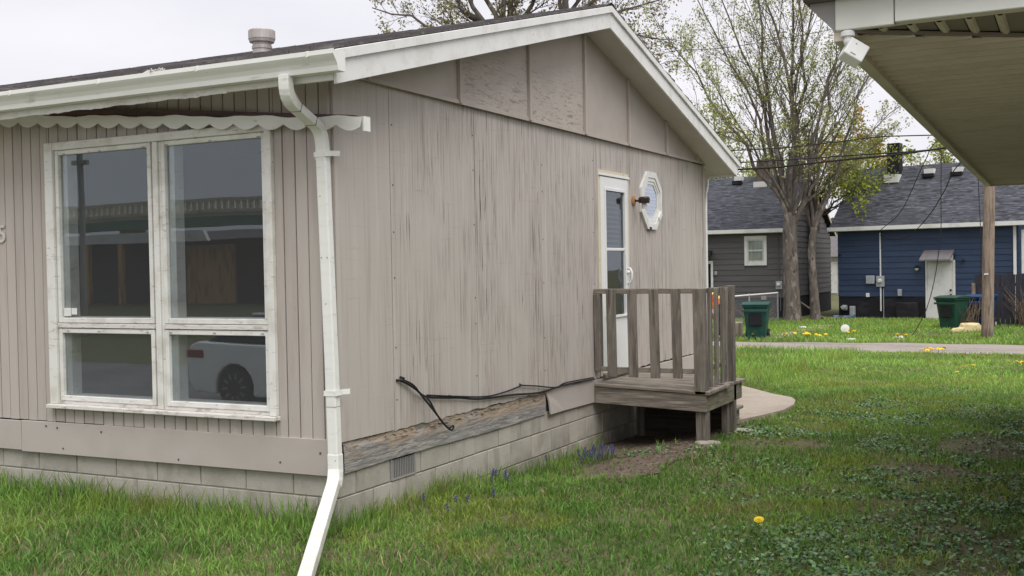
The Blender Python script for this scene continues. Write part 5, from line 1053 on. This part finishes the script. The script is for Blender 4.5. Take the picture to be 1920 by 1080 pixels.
dandelion(2.53, .81, .095, 1.25, 'single yellow dandelion alone in the foreground grass', None)
for k in range(11): dandelion(1.61+rr.gauss(0, .16), 18.6+rr.gauss(0, .35), .10+rr.uniform(0,.05), 1.9, 'yellow dandelion in the dense clump beside the near alley edge', 'dandelions clumped beside the near alley edge')
for k in range(5): dandelion(2.70+rr.gauss(0, .16), 14.2+rr.gauss(0, .45), .08, 1.5, 'yellow dandelion among the few in the middle of the far lawn', 'dandelions in the middle of the far lawn')
for k in range(6): dandelion(3.28+rr.gauss(0, .12), 15.6+rr.gauss(0, .4), .09, 1.6, 'yellow dandelion in the lawn group nearest the right edge', 'dandelions in the lawn near the right edge')
for k in range(5): dandelion(-2.35+rr.gauss(0, .25), 18.9+rr.gauss(0, .25), .09, 1.4, 'yellow dandelion in the lawn just beyond the porch', 'dandelions just beyond the porch')
for k in range(18): dandelion(-2.0+rr.gauss(0, .42), 23.2+rr.gauss(0, .4), .12, 1.9, 'yellow dandelion in the scattered patch by the stepping slabs', 'dandelions by the stepping slabs across the alley')
for k in range(9): dandelion(-.95+rr.gauss(0, .25), 24.6+rr.gauss(0, .5), .12, 1.7, 'yellow dandelion beside the white litter across the alley', 'dandelions beside the litter across the alley')
for k in range(6): dandelion(.30+rr.gauss(0, .12), 23.2+rr.gauss(0, .3), .12, 1.8, 'yellow dandelion at the foot of the hanging wire', 'dandelions at the foot of the hanging wire')
purple = mat('violet_flower', (.075,.06,.20), [dict(c=(.14,.12,.30), s=(60,60,60), lo=.45, hi=.65)], rough=.6)
def hyacinth(x, y, n, sp, label):
    T = thing('flower_clump', label, 'flowers', (x, y, gh(x, y)), 0, 'violet flower clumps along the foundation'); a = MB(); b = MB()
    for k in range(n):
        px, py = rr.gauss(0, sp), rr.gauss(0, sp*1.5); h = rr.uniform(.08, .17); tx = rr.uniform(-.03, .03); a.tube([(px,py,0),(px+tx,py,h)], .003, 4)
        for j in range(8):
            t = 6.28*j/3.1; q = h-.05*j/8; r_ = .010*(.5+.5*j/8); c_ = Vector((px+tx*q/h+r_*math.cos(t), py+r_*math.sin(t), q)); b.lathe([(.002,-.006),(.0065,0),(.002,.007)], 5, c_)
        for j in range(4):
            t = rr.uniform(0, 6.28); a.bar((px,py,0), (px+.09*math.cos(t), py+.09*math.sin(t), rr.uniform(.04,.12)), .005, .001)
    a.build('stems', stem_m, T, kind='stuff'); b.build('blossoms', purple, T, kind='stuff')
hyacinth(.28, 3.45, 34, .12, 'dense clump of small violet flowers in tall grass against the blocks'); hyacinth(.34, 1.75, 7, .12, 'sparse violet flowers in the grass nearer the vent'); hyacinth(.45, .75, 5, .12, 'few violet flowers in the grass by the downspout corner')
for i, (px, py, w, l, a) in enumerate(((-2.95,23.3,.55,.7,.2),(-2.88,24.4,.5,.6,.5),(-2.8,25.4,.55,.65,.1),(-2.72,26.5,.5,.65,.4),(-2.66,27.7,.55,.7,.2),(-2.58,28.9,.5,.7,.3))):
    n = 8; b = MB(); b.prism([(w/2*rr.uniform(.85,1.1)*math.cos(6.283*k/n)*1.15, l/2*rr.uniform(.85,1.1)*math.sin(6.283*k/n)*1.15) for k in range(n)], 2, -.03, .045)
    o = b.build('paving_slab', conc, loc=(px, py, gh(px, py)), bevel=.01); o.rotation_euler = (0, 0, a)
    tag(o, ['pale stepping slab nearest the alley', 'second stepping slab from the alley', 'third stepping slab from the alley', 'fourth stepping slab from the alley', 'fifth stepping slab from the alley', 'farthest stepping slab, towards the houses'][i], 'paving slab', 'stepping slabs across the alley')
foam = mat('yellowish_foam', (.60,.50,.27), [dict(c=(.42,.33,.16), s=(6,6,6), lo=.45, hi=.65), dict(c=(.7,.62,.42), s=(11,11,11), lo=.55, hi=.7)], rough=.9, bump=[((9,9,9), .5, .03)])
for i, (x, y, s_, lab) in enumerate(((1.66, 27.0, 1.0, 'larger yellowish lump of foam rubbish left of the utility pole'), (1.40, 26.6, .62, 'smaller yellowish lump of foam rubbish lying in the grass'))):
    b = MB(); n = 9; ptl = [(.36*math.cos(6.283*k/n)*rr.uniform(.7,1.15)*s_, .22*math.sin(6.283*k/n)*rr.uniform(.7,1.15)*s_) for k in range(n)]; b.v += [(p_[0], p_[1], 0) for p_ in ptl]+[(p_[0]*.8+.06*rr.random(), p_[1]*.8, .12*s_+.16*s_*rr.random()) for p_ in ptl]+[(.05, 0, .27*s_)]
    b.f += [tuple(range(n))[::-1]]+[(k, (k+1) % n, n+(k+1) % n, n+k) for k in range(n)]+[(n+k, n+(k+1) % n, 2*n) for k in range(n)]
    o = b.build('foam_lump', foam, loc=(x, y, gh(x, y)), bevel=.02, seg=2); o.rotation_euler = (0, 0, .5); tag(o, lab, 'rubbish', 'foam rubbish by the pole')
lit = [(-.76, 22.6, .24, .06, .04, 'small white flat scrap at the far alley edge', 'rubbish'), (.25, 23.6, .20, .12, .05, 'white crumpled scrap near the hanging wire', 'rubbish'), (-3.0, 27.4, .2, .1, .05, 'pale scrap left of the stepping slabs', 'rubbish')]
for (x, y, w, l, h, lab, cat) in lit:
    b = MB(); b.add([(-w/2,-l/2,0),(w/2,-l/2,0),(w/2,l/2,0),(-w/2,l/2,0),(-w/2*.9,-l/2,h),(w/2,-l/2*.8,h*.6),(w/2*.8,l/2,h),(-w/2,l/2*.8,h*.8)], [(0,3,2,1),(4,5,6,7),(0,1,5,4),(1,2,6,5),(2,3,7,6),(3,0,4,7)])
    o = b.build('paper_scrap', far_white, loc=(x, y, gh(x, y)+.05)); tag(o, lab, cat, 'white scraps of rubbish')
o = MB().lathe([(.10,0),(.12,.02),(.115,.05),(.02,.06)], 16).rot(R(75), axis='X').build('white_disc', far_white, loc=(-1.40, 25.4, gh(-1, 25)+.16)); tag(o, 'round white plastic lid standing on edge in the grass', 'plastic lid')
tarp = mat('blue_tarp', (.05,.25,.55), [dict(c=(.03,.15,.4), s=(9,9,9), lo=.45, hi=.6)], rough=.5)
b = MB(); V = []
for i in range(8):
    for j in range(6): V.append((-.35+.1*i, -.2+.08*j, .10*float(fbm(np.array(i*.9), np.array(j*.9)))+.06))
b.add(V, [(i*6+j, (i+1)*6+j, (i+1)*6+j+1, i*6+j+1) for i in range(7) for j in range(5)]); tag(b.build('plastic_sheet', tarp, loc=(-2.9, 33.6, GF), smooth=True), 'crumpled blue plastic sheet at the foot of the blue house', 'plastic sheet')
# brush pile and dry shrubs
twig = mat('dry_twig', (.20,.15,.11), [dict(c=(.12,.085,.06), s=(20,20,20), lo=.45, hi=.65)], rough=.9)
def shrub(name, label, x, y, n, h, sp, sd, cat='shrub'):
    rg = random.Random(sd); b = MB()
    for k in range(n):
        t = rg.uniform(0, 6.283); l = h*rg.uniform(.5, 1); ox, oy = rg.gauss(0, .12), rg.gauss(0, .12); s_ = sp*rg.uniform(.2, 1); b.tube([(ox,oy,0),(ox+s_*.4*math.cos(t), oy+s_*.4*math.sin(t), l*.55),(ox+s_*math.cos(t+.3), oy+s_*math.sin(t+.3), l)], [.010,.007,.003], 4, False)
        b.tube([(ox+s_*.3*math.cos(t), oy+s_*.3*math.sin(t), l*.45),(ox+s_*.8*math.cos(t+1), oy+s_*.8*math.sin(t+1), l*.8)], [.006,.002], 3, False)
    tag(b.build(name, twig, loc=(x, y, gh(x, y))), label, cat)
shrub('dry_shrub', 'leafless brown shrub in front of the dark green and blue bins', 1.52, 28.0, 40, 1.0, .45, 3)
shrub('dry_shrub', 'dry tangled brush at the foot of the chain-link fence', -5.0, 29.4, 46, .75, .7, 4)
shrub('dry_shrub', 'bare twiggy vine hanging over the board fence beside the pole', 2.9, 29.4, 46, 1.5, .8, 5)
for (x, y, lx, ly, lz, lab) in ((-4.3, 33.2, .9, -.5, .05, 'grey plank leaning in the gap between the houses'), (-3.6, 33.4, -.7, -.3, .55, 'short board propped against the grey house corner'), (-3.9, 32.9, 1.3, .15, .04, 'pale flat board lying on the ground before the gap')):
    o = MB().bar((0,0,.06), (lx, ly, .06+lz), .22, .04).build('loose_plank', pole_wood, loc=(x, y, GF)); tag(o, lab, 'plank', 'loose planks between the houses')
# flat stone box left of the lone bin
o = MB(); o.box(-.22,.22,-.2,.2,0,.42); tag(o.build('planter_box', conc, loc=(-4.05, 23.6, gh(-4, 23)), bevel=.02), 'low pale square planter left of the lone green bin', 'planter')

# ------------------------------------------------------------------ person bending by the alley, mostly hidden by the porch rail
hi_vis = mat('orange_work_jacket', (.75,.12,.035), [dict(c=(.5,.07,.02), s=(9,9,9), lo=.45, hi=.65)], rough=.8)
vis_y = mat('yellow_reflective_band', (.62,.62,.10), [dict(c=(.45,.45,.3), s=(20,20,20), lo=.5, hi=.7)], rough=.5)
dark_cloth = mat('dark_work_trousers', (.018,.018,.024), [dict(c=(.04,.04,.05), s=(12,12,5), lo=.5, hi=.7)], rough=.9)
skin = mat('skin', (.45,.26,.19), [dict(c=(.38,.2,.14), s=(20,20,20), lo=.45, hi=.65)], rough=.6); boot_m = mat('brown_boots', (.10,.06,.04), [dict(c=(.05,.03,.02), s=(20,20,20), lo=.45, hi=.65)], rough=.8); hair_m = mat('dark_hair', (.03,.02,.015), [dict(c=(.05,.035,.025), s=(40,40,40), lo=.45, hi=.6)], rough=.7)
def skinmesh(name, verts, edges, rad, root, m, parent, sub=2):
    me = bpy.data.meshes.new(name); me.from_pydata(verts, edges, []); o = link(name, me, m, parent); md = o.modifiers.new('skin', 'SKIN'); md.use_smooth_shade = True
    for i, v in enumerate(me.skin_vertices[0].data): v.radius = rad[i] if isinstance(rad[i], tuple) else (rad[i], rad[i]); v.use_root = (i == root)
    s = o.modifiers.new('sub', 'SUBSURF'); s.levels = sub; s.render_levels = sub; return o
PE = thing('person', 'person in an orange work jacket and dark trousers bending forward beyond the porch rail', 'person', (-4.12, 22.55, gh(-4, 22.5)), R(8))
# local: x to the right in the photo, y away from the viewer; the figure leans to the left with hands on the knees
BV = [(0,0,.92),(-.10,0,1.06),(-.24,0,1.19),(-.36,0,1.27),(-.45,0,1.31),(-.52,0,1.36),(-.58,0,1.40),
      (0,-.10,.88),(-.06,-.13,.50),(.06,-.14,.09),(-.10,-.15,.05),(0,.10,.88),(-.10,.12,.50),(.02,.14,.09),(-.14,.15,.05),
      (-.36,-.19,1.25),(-.34,-.25,.98),(-.22,-.20,.72),(-.17,-.17,.62),(-.36,.19,1.25),(-.36,.25,.98),(-.26,.20,.72),(-.2,.18,.62)]
BE = [(0,1),(1,2),(2,3),(3,4),(4,5),(5,6),(0,7),(7,8),(8,9),(9,10),(0,11),(11,12),(12,13),(13,14),(3,15),(15,16),(16,17),(17,18),(3,19),(19,20),(20,21),(21,22)]
BRd = [(.13,.15),(.13,.15),(.13,.17),(.12,.17),.06,.085,.08,.10,.075,.05,.045,.10,.075,.05,.045,.075,.055,.045,.035,.075,.055,.045,.035]
skinmesh('body', BV, BE, BRd, 0, skin, PE)
skinmesh('trousers', [(-.05,0,.98),(0,0,.90),(0,-.10,.86),(-.06,-.13,.50),(.055,-.14,.13),(0,.10,.86),(-.10,.12,.50),(.015,.14,.13)], [(0,1),(1,2),(2,3),(3,4),(1,5),(5,6),(6,7)], [(.15,.17),(.15,.17),.125,.095,.085,.125,.095,.085], 1, dark_cloth, PE)
skinmesh('jacket', [(-.03,0,.95),(-.11,0,1.08),(-.25,0,1.20),(-.37,0,1.275),(-.42,0,1.30),(-.36,-.20,1.25),(-.34,-.26,.98),(-.24,-.21,.76),(-.36,.20,1.25),(-.36,.26,.98),(-.28,.21,.76)], [(0,1),(1,2),(2,3),(3,4),(3,5),(5,6),(6,7),(3,8),(8,9),(9,10)], [(.165,.19),(.165,.185),(.16,.20),(.14,.19),.085,.10,.08,.06,.10,.08,.06], 1, hi_vis, PE)
bnd = MB(); 
for (cx, cz, r1, r2) in ((-.08, 1.03, .178, .20), (-.22, 1.17, .175, .21)):
    v = []; d = Vector((-.75,0,.66)); u = Vector((.66,0,.75))
    for s_ in (-.025, .025):
        for k in range(16):
            t = 6.283*k/16; q = Vector((cx,0,cz))+d*s_+u*(r1*math.cos(t))+Vector((0,1,0))*(r2*math.sin(t)); v.append(q)
    bnd.add(v, [(k, (k+1) % 16, 16+(k+1) % 16, 16+k) for k in range(16)])
bnd.build('reflective_band', vis_y, PE, kind='stuff')
hm = MB().lathe([(.03,-.09),(.085,-.06),(.10,0),(.095,.06),(.06,.10),(.02,.112)], 14).rot(R(-40), axis='Y'); hm.build('hair', hair_m, PE, smooth=True, loc=(-.56,0,1.43))
fc = MB(); fc.lathe([(.006,0),(.012,.01),(.004,.02)], 8, (-.665,0,1.385)); fc.build('nose', skin, PE)
for s_ in (-1, 1):
    MB().lathe([(.004,-.008),(.011,0),(.004,.008)], 8, (-.655,s_*.033,1.42)).build('eye', far_white, PE); MB().lathe([(.008,-.02),(.02,0),(.008,.02)], 8, (-.545,s_*.092,1.39)).build('ear', skin, PE)
    MB().box(-.17,.11,-.05,.05,0,.10).build('boot', boot_m, PE, bevel=.03, seg=2, loc=(.0, s_*.145, 0))
    for k in range(4): MB().tube([(-.19+.0*k, s_*(.165+.014*(k-1.5)), .63),(-.215, s_*(.165+.018*(k-1.5)), .585-.004*abs(k-1)),(-.20, s_*(.165+.018*(k-1.5)), .55)], [.010,.009,.007], 6).build('finger', skin, PE, smooth=True)
    MB().tube([(-.18, s_*.14, .63),(-.165, s_*.115, .60),(-.17, s_*.10, .575)], [.011,.010,.008], 6).build('thumb', skin, PE, smooth=True)

# ------------------------------------------------------------------ across the street: what the front window mirrors
bridge_c = mat('pale_bridge_concrete', (.72,.66,.54), [dict(c=(.6,.55,.44), s=(.4,2,1), lo=.45, hi=.65), dict(c=(.2,.17,.13), s=(1.5,1,1), lo=.6, hi=.7, a=.6)], rough=.9)
girder = mat('green_girder_paint', (.10,.25,.17), [dict(c=(.08,.2,.14), s=(.5,2,2), lo=.45, hi=.65)], rough=.6)
OPV = thing('overpass', 'pale concrete road overpass with green girder, mirrored in the front window', 'overpass', (-40, -45, gh(-40,-45)), 0)
g0 = 0-gh(-40, -45)
MB().box(-75, 45, -8, 0, g0+5.1, g0+5.3).build('deck', bridge_c, OPV); MB().box(-75, 45, -.5, .05, g0+4.5, g0+5.09).build('girder', girder, OPV); MB().box(-75, 45, -.25, .15, g0+5.301, g0+5.5).build('kerb', bridge_c, OPV); MB().box(-75, 45, -.2, .1, g0+6.0, g0+6.2).build('parapet_rail', bridge_c, OPV)
bal = MB().box(-.13, .13, -.14, .04, g0+5.5, g0+6.0); b0 = bal.build('baluster', bridge_c, OPV, loc=(-45, 0, 0))
for k in range(1, 160):
    o = b0.copy(); COL.objects.link(o); o.parent = OPV; o.location = (-45+.5*k, 0, 0)
for x in (-60, -35, -12, 12, 36): MB().box(x-.5, x+.5, -4, -2.6, -.5, g0+5.1).build('pier', bridge_c, OPV)
SH = thing('street_porch_house', 'low dark house with white porch fascia across the street, mirrored in the window', 'house', (-21, -20, 0), 0)
gs = gh(-21, -22)
dk = mat('dark_porch_wall', (.08,.08,.085), [dict(c=(.12,.12,.12), s=(1,1,1), lo=.4, hi=.7)], rough=.9); timber = mat('honey_timber', (.62,.36,.14), [dict(c=(.28,.15,.05), s=(9,9,1.5), lo=.45, hi=.65)], rough=.7)
MB().box(-10, 5.5, -7, -2, gs-.5, 2.75).build('wall', dk, SH); MB().prism([(-9, 2.72), (1.6, 2.72), (1.4, 3.05), (-9, 3.0)], 1, -.1, .05).build('porch_fascia', far_white, SH); MB().prism([(.3, 2.75), (-4.5, 3.25), (-9, 2.75)], 0, -10, 5.5).build('roof', shingle, SH).location = (0, -.4, 0)
for x in (-8.5, -3.6, -2.1): MB().box(x-.08, x+.08, -.1, .06, gs-.5, 2.72).build('porch_post', timber, SH)
MB().box(-.1, 1.9, -.9, -.8, gs, 2.62).build('timber_door', timber, SH)
SP = thing('street_pole', 'dark pole across the street, mirrored in the left window pane', 'pole', (-20.9, -16.5, gh(-20,-16)), 0)
MB().lathe([(.10,-.5),(.075,5.6)], 12).build('pole', grille_m, SP); MB().box(-.28,.28,-.05,.05,5.0,5.12).build('sign', grille_m, SP)
car_w = mat('white_car_paint', (.85,.86,.86), [dict(c=(.62,.62,.62), s=(1,1,1), lo=.4, hi=.7, a=.3)], rough=.18, spec=.6); tail = mat('red_tail_lamp', (.25,.012,.015), [dict(c=(.15,.01,.01), s=(9,9,9), lo=.4, hi=.7)], rough=.2); alloy = mat('dark_alloy', (.25,.25,.26), [dict(c=(.15,.15,.16), s=(9,9,9), lo=.4, hi=.7)], rough=.35, metal=.7)
CAR = thing('parked_car', 'white car parked on the street, its rear wheel mirrored in the lower right pane', 'car', (-7.75, -8.7, gh(-9,-8.9)), R(0))
def arc(cx, r_, a0, a1, n=9): return [(cx+r_*math.cos(R(a0+(a1-a0)*k/n)), .33+r_*math.sin(R(a0+(a1-a0)*k/n))) for k in range(n+1)]
# local x forward (towards +x), rear axle at x=0
prof = [(-.98,.42),(-.85,.24)]+[(-.40,.22)]+arc(0,.385,196,-16)+[(.42,.20),(2.3,.20)]+arc(2.72,.385,196,-16)+[(3.15,.22),(3.6,.3),(3.66,.55),(3.5,.78),(2.7,.95),(2.2,1.0),(.2,1.03),(-.75,1.06),(-.92,1.0),(-1.0,.85)]
cb = MB().prism(prof, 1, -.90, .90).build('body', car_w, CAR, bevel=.06, seg=3)
gh_ = MB(); gv = [(-.70,.78,1.05),(.1,.60,1.46),(1.2,.60,1.50),(2.1,.76,1.02)]
gh_.add([(x_, -y_, z_) for x_, y_, z_ in gv]+[(x_, y_, z_) for x_, y_, z_ in gv], [(0,1,2,3),(7,6,5,4),(0,4,5,1),(1,5,6,2),(2,6,7,3),(3,7,4,0)]); gh_.build('windows', mat('car_glass', (.012,.012,.014), rough=.05, spec=.7), cb, bevel=.04, seg=2); MB().box(.12, 1.2, -.6, .6, 1.47, 1.52).build('roof', car_w, cb, bevel=.02)
for xx in (0, 2.72):
    for s_ in (-1, 1):
        w_ = MB().lathe([(.20,-.1),(.31,-.1),(.33,-.06),(.33,.06),(.31,.1),(.20,.1)], 28).rot(R(90), axis='X').build('wheel', black, CAR, loc=(xx, s_*.80, .33)); sp_ = MB()
        for k in range(10): t = 6.283*k/10; sp_.bar((.03*math.cos(t), s_*.085, .03*math.sin(t)), (.235*math.cos(t+.1), s_*.095, .235*math.sin(t+.1)), .035, .02, (0,1,0))
        sp_.lathe([(.06,-.01),(.06,.02)], 12).build('rim', alloy, w_)
for s_ in (-1, 1): MB().box(-1.01, -.62, s_*.905-.02, s_*.905+.02, .80, .93).build('tail_lamp', tail, CAR, bevel=.02)
S.render.use_persistent_data = False
